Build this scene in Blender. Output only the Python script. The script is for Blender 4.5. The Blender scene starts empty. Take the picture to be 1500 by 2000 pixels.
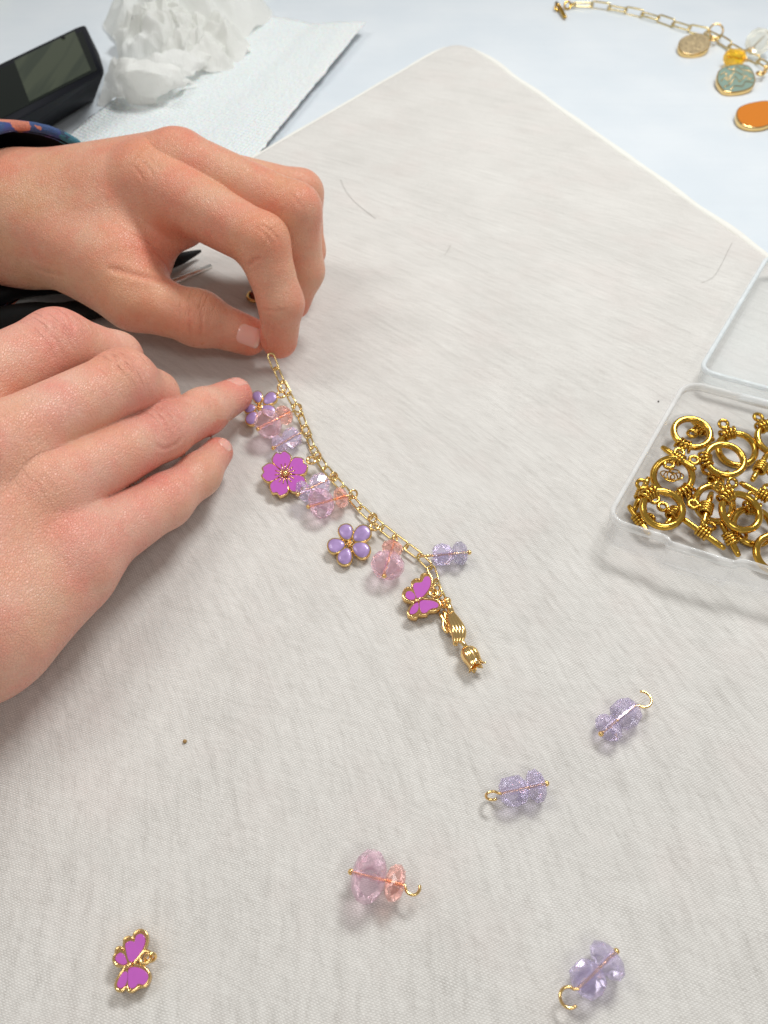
import bpy, bmesh, math, random
import numpy as np
from mathutils import Vector, Matrix

# ------------------------------------------------------------------ camera, world, lamps (1 unit = 1 cm)
SC = bpy.context.scene
COL = SC.collection
F = 1600.0; TH = math.radians(50); DIST = 22.0
H = DIST * math.sin(TH); CY = -DIST * math.cos(TH)
cam_d = bpy.data.cameras.new("camera"); cam = bpy.data.objects.new("camera", cam_d); COL.objects.link(cam)
cam.location = (0, CY, H); cam.rotation_euler = (math.radians(90) - TH, 0, 0)
cam_d.sensor_fit = 'VERTICAL'; cam_d.sensor_height = 34.6; cam_d.lens = F / 2000 * 34.6
cam_d.clip_start = 0.5; cam_d.clip_end = 1000
cam_d.dof.use_dof = True; cam_d.dof.focus_distance = 19.0; cam_d.dof.aperture_fstop = 0.25
SC.camera = cam
SC.cycles.max_bounces = 20; SC.cycles.glossy_bounces = 8; SC.cycles.transmission_bounces = 20; SC.cycles.transparent_max_bounces = 32
SC.view_settings.view_transform = 'Standard'; SC.view_settings.look = 'None'
SC.view_settings.exposure = 0.0; SC.view_settings.gamma = 1.0

W = bpy.data.worlds.new("World"); SC.world = W; W.use_nodes = True
W.node_tree.nodes['Background'].inputs[0].default_value = (1.0, 0.975, 0.95, 1)
W.node_tree.nodes['Background'].inputs[1].default_value = 0.30

def area(name, loc, target, sx, sy, power, col):
    l = bpy.data.lights.new(name, 'AREA'); l.shape = 'RECTANGLE'; l.size = sx; l.size_y = sy
    l.energy = power; l.color = col
    o = bpy.data.objects.new(name, l); COL.objects.link(o); o.location = loc
    o.rotation_euler = (Vector(target) - Vector(loc)).to_track_quat('-Z', 'Y').to_euler()
    return o
area("ceiling_lamp", (22, 32, 56), (0, 2, 0), 24, 11, 30000, (0.98, 0.985, 0.985))
area("overhead_fill_lamp", (-36, 10, 66), (0, 0, 0), 18, 30, 12500, (1.0, 0.985, 0.96))  # added overhead fill, no visible source
area("front_fill_lamp", (18, -44, 62), (0, 0, 0), 26, 12, 8500, (1.0, 0.985, 0.96))  # added unseen front light: fill and window-like highlights on beads and gold

# ------------------------------------------------------------------ helpers
def dr(px, py):
    x = px - 750.0; y = 1000.0 - py
    return Vector((x, y * math.sin(TH) + F * math.cos(TH), y * math.cos(TH) - F * math.sin(TH)))
CAM = Vector((0, CY, H))
def P(px, py, z=0.0):
    d = dr(px, py); return CAM + d * ((H - z) / -d.z)
def S(px, py, z=0.0):
    return (F * math.sin(TH) - (1000 - py) * math.cos(TH)) / (H - z)
def Q(px, py, p0, n):
    d = dr(px, py); return CAM + d * ((p0 - CAM).dot(n) / d.dot(n))

def mesh_of(name, verts, faces, smooth=True):
    m = bpy.data.meshes.new(name); m.from_pydata([tuple(v) for v in verts], [], faces)
    m.polygons.foreach_set('use_smooth', [smooth] * len(m.polygons)); m.update(); return m
def link(name, m, mat=None, parent=None, loc=None, label=None, kind=None):
    o = bpy.data.objects.new(name, m); COL.objects.link(o)
    if mat and m and not m.materials: m.materials.append(mat)
    if parent: o.parent = parent
    if loc is not None: o.location = loc
    if label: o['label'] = label
    if kind: o['kind'] = kind
    return o
def thing(name, label, cat, loc=(0, 0, 0), group=None):
    o = bpy.data.objects.new(name, None); COL.objects.link(o); o.location = loc
    o.empty_display_size = 0.2
    o['label'] = label; o['category'] = cat
    if group: o['group'] = group
    return o
def part(name, vf, mat, parent, label=None, smooth=True, kind=None):
    """world-space geometry under an unrotated thing"""
    org = parent.matrix_basis.translation.copy()
    p = parent.parent
    while p: org += p.matrix_basis.translation; p = p.parent
    m = mesh_of(name, [Vector(v) - org for v in vf[0]], vf[1], smooth)
    return link(name, m, mat, parent, label=label, kind=kind)
def single(name, vf, mat, label, cat, group=None, smooth=True):
    c = sum((Vector(v) for v in vf[0]), Vector()) / len(vf[0])
    m = mesh_of(name, [Vector(v) - c for v in vf[0]], vf[1], smooth)
    o = link(name, m, mat, loc=c); o['label'] = label; o['category'] = cat
    if group: o['group'] = group
    return o
def join(*vfs):
    V = []; Fc = []
    for v, f in vfs:
        n = len(V); V += list(v); Fc += [tuple(i + n for i in q) for q in f]
    return V, Fc
def tube(pts, r, closed=False, seg=8, caps=True, flat=1.0, up=None):
    pts = [Vector(p) for p in pts]; n = len(pts)
    rr = r if isinstance(r, (list, tuple)) else [r] * n
    T = []
    for i in range(n):
        a = pts[(i - 1) % n] if (closed or i > 0) else pts[0]
        b = pts[(i + 1) % n] if (closed or i < n - 1) else pts[-1]
        T.append((b - a).normalized())
    u = Vector(up) if up else (Vector((0, 0, 1)) if abs(T[0].z) < 0.9 else Vector((1, 0, 0)))
    N = (u - T[0] * u.dot(T[0])).normalized()
    V = []; Fc = []
    for i in range(n):
        N = (N - T[i] * N.dot(T[i])).normalized(); B = T[i].cross(N)
        for k in range(seg):
            a = 2 * math.pi * k / seg
            V.append(pts[i] + N * (math.cos(a) * rr[i] * flat) + B * (math.sin(a) * rr[i]))
    m = n if closed else n - 1
    for i in range(m):
        for k in range(seg):
            a = i * seg + k; b = i * seg + (k + 1) % seg
            c = ((i + 1) % n) * seg + (k + 1) % seg; d = ((i + 1) % n) * seg + k
            Fc.append((a, b, c, d))
    if not closed and caps:
        for e, s in ((0, -1), (n - 1, 1)):
            ci = len(V); V.append(pts[e] + T[e] * (s * rr[e] * 0.6))
            for k in range(seg):
                a = e * seg + k; b = e * seg + (k + 1) % seg
                Fc.append((ci, b, a) if s < 0 else (ci, a, b))
    return V, Fc
def circle(c, r, ax, ay, n=24, a0=0, a1=2 * math.pi, closed=True):
    c = Vector(c); m = n if closed else n - 1
    return [c + Vector(ax) * (r * math.cos(a0 + (a1 - a0) * i / m)) + Vector(ay) * (r * math.sin(a0 + (a1 - a0) * i / m)) for i in range(n)]
def torus(c, R, r, ax=(1, 0, 0), ay=(0, 1, 0), n=28, seg=10):
    return tube(circle(c, R, ax, ay, n), r, True, seg)
def ball(c, r, nu=12, nv=8):
    c = Vector(c); V = [c + Vector((0, 0, r))]; Fc = []
    for j in range(1, nv):
        t = math.pi * j / nv
        for i in range(nu):
            a = 2 * math.pi * i / nu
            V.append(c + Vector((r * math.sin(t) * math.cos(a), r * math.sin(t) * math.sin(a), r * math.cos(t))))
    V.append(c - Vector((0, 0, r)))
    for i in range(nu):
        Fc.append((0, 1 + i, 1 + (i + 1) % nu))
        L = 1 + (nv - 2) * nu
        Fc.append((len(V) - 1, L + (i + 1) % nu, L + i))
    for j in range(nv - 2):
        for i in range(nu):
            a = 1 + j * nu + i; b = 1 + j * nu + (i + 1) % nu
            Fc.append((a, a + nu, b + nu, b))
    return V, Fc
def catmull(pts, k=4, closed=True):
    n = len(pts); out = []
    pts = [np.array(p, float) for p in pts]
    for i in range(n if closed else n - 1):
        g = (lambda j: pts[j % n]) if closed else (lambda j: pts[min(max(j, 0), n - 1)])
        p0, p1, p2, p3 = g(i - 1), g(i), g(i + 1), g(i + 2)
        for s in range(k):
            t = s / k
            out.append(0.5 * ((2 * p1) + (-p0 + p2) * t + (2 * p0 - 5 * p1 + 4 * p2 - p3) * t * t + (-p0 + 3 * p1 - 3 * p2 + p3) * t ** 3))
    if not closed: out.append(pts[-1])
    return out

# ------------------------------------------------------------------ materials
def new_mat(name):
    m = bpy.data.materials.new(name); m.use_nodes = True
    nt = m.node_tree; b = nt.nodes['Principled BSDF']
    return m, nt, b
def nd(nt, t, **kw):
    n = nt.nodes.new(t)
    for k, v in kw.items(): setattr(n, k, v)
    return n
def mathn(nt, op, a, b=None, c=None):
    n = nt.nodes.new('ShaderNodeMath'); n.operation = op
    for i, x in enumerate((a, b, c)):
        if x is None: continue
        if isinstance(x, (int, float)): n.inputs[i].default_value = x
        else: nt.links.new(x, n.inputs[i])
    return n.outputs[0]
def mixc(nt, f, a, b):
    n = nt.nodes.new('ShaderNodeMix'); n.data_type = 'RGBA'
    for s, x in ((n.inputs[0], f), (n.inputs[6], a), (n.inputs[7], b)):
        if isinstance(x, (int, float)): s.default_value = x
        elif isinstance(x, tuple): s.default_value = (*x, 1) if len(x) == 3 else x
        else: nt.links.new(x, s)
    return n.outputs[2]
def noise(nt, vec, scale, detail=4, rough=0.5):
    n = nt.nodes.new('ShaderNodeTexNoise'); n.inputs['Scale'].default_value = scale
    n.inputs['Detail'].default_value = detail; n.inputs['Roughness'].default_value = rough
    if vec is not None: nt.links.new(vec, n.inputs['Vector'])
    return n.outputs[0]
def ramp(nt, x, a, b, lo=0.0, hi=1.0):
    n = nt.nodes.new('ShaderNodeMapRange'); n.inputs[1].default_value = a; n.inputs[2].default_value = b
    n.inputs[3].default_value = lo; n.inputs[4].default_value = hi; nt.links.new(x, n.inputs[0]); return n.outputs[0]
def mapping(nt, vec, rot=(0, 0, 0), scale=(1, 1, 1)):
    n = nt.nodes.new('ShaderNodeMapping'); n.inputs['Rotation'].default_value = rot; n.inputs['Scale'].default_value = scale
    nt.links.new(vec, n.inputs[0]); return n.outputs[0]
def bump(nt, h, strength, dist, bsdf):
    n = nt.nodes.new('ShaderNodeBump'); n.inputs['Strength'].default_value = strength; n.inputs['Distance'].default_value = dist
    nt.links.new(h, n.inputs['Height']); nt.links.new(n.outputs[0], bsdf.inputs['Normal'])
def obj_co(nt): return nd(nt, 'ShaderNodeTexCoord').outputs['Object']
def world_co(nt): return nd(nt, 'ShaderNodeNewGeometry').outputs['Position']

def metal(name, col, rough=0.16, nscale=14, bumpd=0.004, dark=None):
    m, nt, b = new_mat(name); co = obj_co(nt)
    b.inputs['Metallic'].default_value = 1
    n1 = noise(nt, co, nscale, 3)
    c = mixc(nt, ramp(nt, n1, 0.35, 0.7), col, tuple(x * 0.86 for x in col))
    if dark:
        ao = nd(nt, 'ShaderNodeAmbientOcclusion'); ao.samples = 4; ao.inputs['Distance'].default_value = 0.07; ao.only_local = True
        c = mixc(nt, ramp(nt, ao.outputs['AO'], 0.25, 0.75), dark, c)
    nt.links.new(c, b.inputs['Base Color'])
    nt.links.new(ramp(nt, noise(nt, co, nscale * 3, 2), 0.3, 0.7, rough * 0.7, rough * 1.4), b.inputs['Roughness'])
    bump(nt, n1, 0.35, bumpd, b)
    return m
M_GOLD = metal('pale_gold', (1.0, 0.70, 0.30), 0.14)
M_CHAIN = metal('yellow_gold_chain', (0.88, 0.70, 0.32), 0.18)
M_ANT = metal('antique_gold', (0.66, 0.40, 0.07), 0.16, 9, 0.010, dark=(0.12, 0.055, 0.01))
M_RIM = metal('warm_gold_rim', (0.88, 0.55, 0.20), 0.15)
M_COIN = metal('brushed_gold', (1.0, 0.80, 0.48), 0.36, 3.2, 0.14)
M_STEEL = metal('steel', (0.85, 0.83, 0.79), 0.2)

def glass(name, face, film=0.0):
    """cut crystal: part refraction, part straight tinted transmission, a little cloudiness, mirror facets"""
    m, nt, b = new_mat(name); out = nt.nodes['Material Output']; co = obj_co(nt)
    tint = mixc(nt, noise(nt, co, 4, 2), face, tuple(min(1, x * 1.06) for x in face))
    b.inputs['Transmission Weight'].default_value = 1; b.inputs['IOR'].default_value = 1.46; b.inputs['Roughness'].default_value = 0.01
    nt.links.new(mixc(nt, 0.3, tint, (1, 1, 1)), b.inputs['Base Color'])
    if film: b.inputs['Thin Film Thickness'].default_value = film; b.inputs['Thin Film IOR'].default_value = 2.0
    tr = nd(nt, 'ShaderNodeBsdfTransparent'); nt.links.new(tint, tr.inputs[0])
    tl = nd(nt, 'ShaderNodeBsdfDiffuse'); tl.inputs[0].default_value = (face[0] ** 2 * 0.95, face[1] ** 2 * 0.95, face[2] ** 2 * 0.95, 1)
    gl = nd(nt, 'ShaderNodeBsdfGlossy'); gl.inputs['Roughness'].default_value = 0.03
    def mx(f, p, q):
        n = nd(nt, 'ShaderNodeMixShader')
        if isinstance(f, float): n.inputs[0].default_value = f
        else: nt.links.new(f, n.inputs[0])
        nt.links.new(p, n.inputs[1]); nt.links.new(q, n.inputs[2]); return n.outputs[0]
    fr = nd(nt, 'ShaderNodeFresnel'); fr.inputs[0].default_value = 1.6
    body = mx(0.13, tr.outputs[0], tl.outputs[0])
    bf = nd(nt, 'ShaderNodeNewGeometry').outputs['Backfacing']     # mirror only the outer faces
    body = mx(mathn(nt, 'MULTIPLY', fr.outputs[0], mathn(nt, 'MULTIPLY_ADD', bf, -0.45, 1.0)), body, gl.outputs[0])
    nt.links.new(mx(0.20, body, b.outputs[0]), out.inputs[0])
    return m
M_PINK = glass('pink_glass', (1.0, 0.845, 0.92))
M_SALMON = glass('salmon_glass', (1.0, 0.77, 0.73))
M_LAV = glass('lavender_glass', (0.885, 0.85, 1.0))
M_LAVAB = glass('iridescent_lavender_glass', (0.90, 0.88, 1.0), 300)
M_AMBER = glass('amber_glass', (1.0, 0.76, 0.12))
M_CLEAR = glass('champagne_glass', (0.985, 0.965, 0.90))

def enamel(name, col, pearl=False):
    m, nt, b = new_mat(name); co = obj_co(nt)
    if pearl:
        c = mixc(nt, ramp(nt, noise(nt, co, 4.5, 3), 0.35, 0.7), col, tuple(min(1, x * 1.35 + 0.04) for x in col))
        b.inputs['Roughness'].default_value = 0.42; b.inputs['Metallic'].default_value = 0.15
    else:
        c = mixc(nt, noise(nt, co, 8, 2), col, tuple(x * 0.9 for x in col)); b.inputs['Roughness'].default_value = 0.22
    nt.links.new(c, b.inputs['Base Color']); b.inputs['Coat Weight'].default_value = 0.45; b.inputs['Coat Roughness'].default_value = 0.05
    bump(nt, noise(nt, co, 10, 2), 0.3, 0.004, b)
    return m
M_MAG = enamel('orchid_enamel', (0.56, 0.12, 0.54))
M_LIL = enamel('pearly_lilac_enamel', (0.31, 0.20, 0.42), True)
M_TEAL = enamel('sage_enamel', (0.25, 0.36, 0.30))
M_ORANGE = enamel('orange_enamel', (0.68, 0.20, 0.0))

def make_fabric(name, col_hi, col_lo, weave=1.0):
    m, nt, b = new_mat(name); co = world_co(nt)
    sp = nd(nt, 'ShaderNodeSeparateXYZ'); nt.links.new(co, sp.inputs[0]); X_, Y_ = sp.outputs[0], sp.outputs[1]
    wob = mathn(nt, 'MULTIPLY', noise(nt, co, 0.5, 3), 0.35)
    # warp threads bend slightly across the stretched cloth: cw is constant along a warp thread, sw along a weft thread
    cw = mathn(nt, 'ADD', mathn(nt, 'ADD', X_, wob), mathn(nt, 'MULTIPLY', Y_, mathn(nt, 'MULTIPLY_ADD', Y_, 0.028, 0.68)))
    sw = mathn(nt, 'ADD', mathn(nt, 'MULTIPLY', X_, 0.30), mathn(nt, 'ADD', mathn(nt, 'MULTIPLY', Y_, 0.954), wob))
    cb = nd(nt, 'ShaderNodeCombineXYZ'); nt.links.new(sw, cb.inputs[0]); nt.links.new(cw, cb.inputs[1]); tv = cb.outputs[0]
    jit = mathn(nt, 'MULTIPLY', noise(nt, mapping(nt, tv, scale=(5, 22, 1)), 1.0, 3), 4.5)
    cl = mathn(nt, 'ADD', mathn(nt, 'ADD', X_, wob), mathn(nt, 'MULTIPLY', Y_, 0.55))
    a = mathn(nt, 'SINE', mathn(nt, 'ADD', mathn(nt, 'MULTIPLY', cl, 2 * math.pi / 0.060), jit))
    c = mathn(nt, 'SINE', mathn(nt, 'ADD', mathn(nt, 'MULTIPLY', sw, 2 * math.pi / 0.038), jit))
    rowt = mathn(nt, 'ADD', mathn(nt, 'MULTIPLY_ADD', mathn(nt, 'MULTIPLY', a, c), 0.17, 0.5), mathn(nt, 'MULTIPLY_ADD', c, 0.14, mathn(nt, 'MULTIPLY', a, 0.07)))
    slub = noise(nt, mapping(nt, tv, scale=(0.8, 5.0, 1)), 1.0, 3, 0.6)
    slub2 = noise(nt, mapping(nt, tv, scale=(3.0, 20, 1)), 1.0, 3, 0.6)
    thr = noise(nt, mapping(nt, tv, scale=(20, 2, 1)), 1.0, 3, 0.6)
    blot = noise(nt, co, 0.35, 4, 0.6)
    grain = noise(nt, co, 45, 2)
    fac = mathn(nt, 'ADD', ramp(nt, rowt, 0.80, 0.14, -0.02, 0.80 * weave), ramp(nt, slub, 0.46, 0.76, 0.0, 0.14))
    fac = mathn(nt, 'ADD', fac, ramp(nt, slub2, 0.40, 0.75, -0.03, 0.06))
    fac = mathn(nt, 'ADD', fac, ramp(nt, thr, 0.35, 0.7, -0.06, 0.06))
    fac = mathn(nt, 'ADD', fac, ramp(nt, grain, 0.3, 0.7, -0.13, 0.13))
    fac = mathn(nt, 'ADD', fac, ramp(nt, blot, 0.35, 0.7, -0.05, 0.06))
    fac = mathn(nt, 'ADD', fac, ramp(nt, noise(nt, mapping(nt, tv, scale=(3.2, 5, 1)), 1.0, 5, 0.7), 0.35, 0.7, -0.07, 0.07))
    fac = mathn(nt, 'MINIMUM', mathn(nt, 'MAXIMUM', fac, 0.0), 1.0)
    base = mixc(nt, fac, col_hi, col_lo)
    tint = ramp(nt, noise(nt, co, 0.42, 3, 0.55), 0.50, 0.70)
    base = mixc(nt, mathn(nt, 'MULTIPLY', tint, 0.16), base, mixc(nt, 0.5, base, (0.66, 0.45, 0.42)))
    nt.links.new(base, b.inputs['Base Color']); b.inputs['Roughness'].default_value = 0.85
    b.inputs['Sheen Weight'].default_value = 0.12
    h = mathn(nt, 'ADD', mathn(nt, 'MULTIPLY', rowt, 0.5), mathn(nt, 'MULTIPLY', slub, 0.10))
    bump(nt, h, 0.6, 0.012, b)
    return m
M_CLOTH = make_fabric('woven_cloth', (0.835, 0.82, 0.78), (0.30, 0.28, 0.25))
M_HEM = make_fabric('pale_hem_cloth', (0.86, 0.86, 0.80), (0.62, 0.61, 0.55), 0.6)

m, nt, b = new_mat('white_table'); co = world_co(nt)
c = mixc(nt, ramp(nt, noise(nt, co, 0.25, 4), 0.35, 0.65), (0.73, 0.78, 0.815), (0.68, 0.74, 0.785))
c = mixc(nt, ramp(nt, noise(nt, co, 7, 2), 0.70, 0.78, 0, 0.3), c, (0.5, 0.55, 0.6))
nt.links.new(c, b.inputs['Base Color']); c = mixc(nt, ramp(nt, noise(nt, mapping(nt, co, (0, 0, 0.5), (0.15, 3.5, 1)), 1.0, 5, 0.65), 0.45, 0.75, 0, 0.14), c, (0.60, 0.66, 0.70))
nt.links.new(c, b.inputs['Base Color']); b.inputs['Roughness'].default_value = 0.33
bump(nt, noise(nt, co, 30, 2), 0.1, 0.01, b); M_TABLE = m

def plastic_clear(name, white, tint=(0.95, 0.96, 0.97)):
    m, nt, b = new_mat(name)
    out = nt.nodes['Material Output']
    b.inputs['Base Color'].default_value = (*tint, 1); b.inputs['Roughness'].default_value = 0.08
    b.inputs['IOR'].default_value = 1.49
    tr = nd(nt, 'ShaderNodeBsdfTransparent'); tr.inputs[0].default_value = (0.985, 0.985, 0.985, 1)
    lw = nd(nt, 'ShaderNodeLayerWeight'); lw.inputs[0].default_value = 0.35
    co = obj_co(nt)
    f = mathn(nt, 'ADD', ramp(nt, noise(nt, co, 1.5, 3), 0.3, 0.7, white * 0.75, white * 1.25), mathn(nt, 'MULTIPLY', mathn(nt, 'POWER', lw.outputs['Facing'], 2.0), 0.50))
    mx = nd(nt, 'ShaderNodeMixShader'); nt.links.new(f, mx.inputs[0])
    nt.links.new(tr.outputs[0], mx.inputs[1]); nt.links.new(b.outputs[0], mx.inputs[2]); nt.links.new(mx.outputs[0], out.inputs[0])
    bump(nt, noise(nt, co, 3, 2), 0.2, 0.02, b)
    return m
M_TRAY = plastic_clear('clear_plastic', 0.045)
M_LID = plastic_clear('clear_plastic_lid', 0.045, (0.86, 0.93, 0.95))
M_LIP = plastic_clear('frosted_plastic_rim', 0.48, (0.86, 0.92, 0.94))
M_TLIP = plastic_clear('frosted_tray_rim', 0.36, (0.93, 0.94, 0.93))

def skin(name, base, red):
    m, nt, b = new_mat(name); co = world_co(nt)
    at = nd(nt, 'ShaderNodeAttribute', attribute_name='fcoord'); wr = nd(nt, 'ShaderNodeAttribute', attribute_name='wr'); rd = nd(nt, 'ShaderNodeAttribute', attribute_name='red')
    mot = noise(nt, co, 1.1, 4, 0.6); fine = noise(nt, co, 9, 4, 0.6)
    c = mixc(nt, ramp(nt, mot, 0.35, 0.68), base, tuple(p * 0.50 + q * 0.50 for p, q in zip(base, red)))
    c = mixc(nt, mathn(nt, 'MULTIPLY', rd.outputs['Fac'], 1.0), c, red)
    c = mixc(nt, ramp(nt, fine, 0.35, 0.7, 0, 0.22), c, tuple(x * 0.72 for x in base))
    c = mixc(nt, ramp(nt, noise(nt, co, 0.6, 3), 0.42, 0.68, 0, 0.35), c, (base[0] * 0.92, base[1] * 0.97, base[2] * 0.72))
    cz = nd(nt, 'ShaderNodeAttribute', attribute_name='crease')
    c = mixc(nt, mathn(nt, 'MULTIPLY', cz.outputs['Fac'], 0.28), c, tuple(x * 0.8 for x in red))
    # wrinkles: noise stretched across the finger
    wn = noise(nt, mapping(nt, at.outputs['Vector'], scale=(8.0, 0.8, 0.8)), 1.0, 2, 0.5)
    wl = ramp(nt, wn, 0.52, 0.36)                       # 1 in the grooves
    wm = mathn(nt, 'MULTIPLY', wl, wr.outputs['Fac'])
    c = mixc(nt, mathn(nt, 'MULTIPLY', wm, 0.12), c, tuple(x * 0.7 for x in red))
    nt.links.new(c, b.inputs['Base Color'])
    b.inputs['Subsurface Weight'].default_value = 0.14; b.inputs['Subsurface Radius'].default_value = (1.0, 0.32, 0.16)
    b.inputs['Subsurface Scale'].default_value = 0.22
    b.inputs['IOR'].default_value = 1.42
    nt.links.new(ramp(nt, fine, 0.3, 0.7, 0.24, 0.38), b.inputs['Roughness'])
    vo = nd(nt, 'ShaderNodeTexVoronoi', feature='DISTANCE_TO_EDGE'); vo.inputs['Scale'].default_value = 20
    nt.links.new(mapping(nt, co, (0, 0, 0.6), (1.0, 0.6, 0.8)), vo.inputs['Vector'])
    pores = ramp(nt, vo.outputs[0], 0.0, 0.18)
    h = mathn(nt, 'MULTIPLY', pores, 0.40)
    h = mathn(nt, 'ADD', h, mathn(nt, 'MULTIPLY', wm, -1.7))
    h = mathn(nt, 'ADD', h, mathn(nt, 'MULTIPLY', noise(nt, mapping(nt, co, (0, 0, 0.5), (26, 9, 9)), 1.0, 4), 0.80))
    h = mathn(nt, 'ADD', h, mathn(nt, 'MULTIPLY', noise(nt, co, 2.2, 3), 1.1))
    bump(nt, h, 0.75, 0.028, b)
    return m
M_SKIN_L = skin('warm_skin', (0.75, 0.40, 0.265), (0.76, 0.17, 0.10))
M_SKIN_R = skin('pink_skin', (0.82, 0.465, 0.35), (0.82, 0.20, 0.155))
m, nt, b = new_mat('fingernail'); b.inputs['Base Color'].default_value = (0.80, 0.50, 0.44, 1)
at = nd(nt, 'ShaderNodeAttribute', attribute_name='tip')
nt.links.new(mixc(nt, at.outputs['Fac'], (0.82, 0.43, 0.35), (0.90, 0.68, 0.58)), b.inputs['Base Color'])
b.inputs['Roughness'].default_value = 0.22; b.inputs['Subsurface Weight'].default_value = 0.3; b.inputs['Subsurface Scale'].default_value = 0.1
b.inputs['Coat Weight'].default_value = 0.7; b.inputs['Coat Roughness'].default_value = 0.1; M_NAIL = m

def simple(name, col, rough=0.5, nscale=6, var=0.15, bd=0.01, spec=0.5):
    m, nt, b = new_mat(name); co = obj_co(nt); n = noise(nt, co, nscale, 4)
    nt.links.new(mixc(nt, n, col, tuple(x * (1 - var) for x in col)), b.inputs['Base Color'])
    b.inputs['Roughness'].default_value = rough; b.inputs['Specular IOR Level'].default_value = spec
    bump(nt, n, 0.5, bd, b); return m
M_BLACK = simple('black_rubber', (0.008, 0.009, 0.009), 0.6, spec=0.2)
M_DEV = simple('black_plastic', (0.006, 0.007, 0.011), 0.55, 3, spec=0.15)
M_HAIR = simple('dark_hair', (0.20, 0.17, 0.14), 0.5)
M_CRUMB = simple('brown_crumb', (0.42, 0.26, 0.10), 0.8)
M_CREAM = simple('cream_ceramic', (0.72, 0.70, 0.50), 0.4, 3, 0.08)

# ------------------------------------------------------------------ setting: table and cloth-covered board
TZ = -0.5
tb = link('table', mesh_of('table', [(-70, -50, TZ), (70, -50, TZ), (70, 90, TZ), (-70, 90, TZ)], [(0, 1, 2, 3)], False), M_TABLE, kind='structure')

def isect(p, q, r, s):
    a = np.cross([*p, 1], [*q, 1]); bb = np.cross([*r, 1], [*s, 1]); c = np.cross(a, bb); return c[0] / c[2], c[1] / c[2]
pc = isect((500, 300), (820, 115), (962, 118), (1480, 484))
C0 = P(*pc); dL = (P(500, 300) - C0).normalized(); dR = (P(1480, 484) - C0).normalized()
LP = C0 + dL * 46; RP = C0 + dR * 44; FP = LP + dR * 44
def round_corner(C, d1, d2, r, n=14):
    ang = math.acos(max(-1, min(1, d1.dot(d2)))); t = r / math.tan(ang / 2)
    a = C + d1 * t; bb = C + d2 * t
    return [(a * (1 - s) ** 2 + C * (2 * s * (1 - s)) + bb * s * s) for s in [i / (n - 1) for i in range(n)]]
corner = round_corner(C0, dL, dR, 1.4)
def seg_pts(a, b, n): return [a + (b - a) * (i / n) for i in range(1, n)]
outline = seg_pts(LP, corner[0], 40) + corner + seg_pts(corner[-1], RP, 40) + [RP, FP, LP]
def offset_poly(pts, d):
    n = len(pts); out = []
    for i in range(n):
        a = pts[i - 1]; bb = pts[(i + 1) % n]; t = (bb - a); t.z = 0; t.normalize()
        out.append(pts[i] + Vector((t.y, -t.x, 0)) * d)
    return out
def area2(pts): return sum(pts[i - 1].x * pts[i].y - pts[i].x * pts[i - 1].y for i in range(len(pts)))
if area2(outline) < 0: sgn = 1
else: sgn = -1
board = thing('cloth_covered_board', 'large flat board covered in off-white slubbed woven cloth with rounded corner', 'work board', (0, 0, TZ))
prof = [(0.10, TZ + 0.004), (0.0, TZ + 0.10), (-0.02, -0.20), (0.03, -0.07), (0.12, -0.015), (0.26, 0.0)]
V = []; Fc = []; n = len(outline)
for off, z in prof:
    for p in offset_poly(outline, sgn * off):
        wob = 0.02 * math.sin(p.x * 1.7 + p.y * 0.9)
        V.append(Vector((p.x + wob, p.y, z)))
for j in range(len(prof) - 1):
    for i in range(n):
        a = j * n + i; bb = j * n + (i + 1) % n; Fc.append((a, bb, bb + n, a + n))
Fc.append(tuple(range((len(prof) - 1) * n, len(prof) * n)))
o = part('cloth_cover', (V, Fc), M_CLOTH, board, smooth=True)
# pale folded hem along the far right edge
hp = [corner[-4] + Vector((0, 0, -0.09)), corner[-1] + Vector((0.0, 0, -0.08))] + [corner[-1] + (RP - corner[-1]) * t + Vector((0.03 * math.sin(t * 60), 0.03 * math.sin(t * 47), -0.07)) for t in [i / 60 for i in range(1, 61)]]
part('hem', tube(hp, [0.08] + [0.13] + [0.19 + 0.025 * math.sin(i * 1.3) for i in range(60)], seg=12, flat=0.62), M_HEM, board, label='pale folded hem along the far edge of the cloth')
hp = [corner[3] + Vector((0, 0, -0.09))] + [corner[0] + (LP - corner[0]) * t + Vector((0, 0.02 * math.sin(t * 60), -0.08)) for t in [i / 60 for i in range(0, 61)]]
part('hem', tube(hp, [0.05] + [0.07 + 0.01 * math.sin(i * 1.3) for i in range(61)], seg=10, flat=0.8), M_HEM, board)

# ------------------------------------------------------------------ hands: signed distance fields -> surface nets
def smin(a, b, k):
    h = np.maximum(k - np.abs(a - b), 0) / k
    return np.minimum(a, b) - h * h * k * 0.25
def cone(X, a, b, ra, rb):
    a = np.array(a, np.float32); b = np.array(b, np.float32); ba = b - a
    h = np.clip(((X - a) @ ba) / float(ba @ ba), 0, 1)
    d = X - a - h[..., None] * ba
    return np.sqrt((d * d).sum(-1)) - (ra + (rb - ra) * h)
def J(px, py, z, r): return (np.array(P(px, py, z)), r / S(px, py, z))

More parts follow.
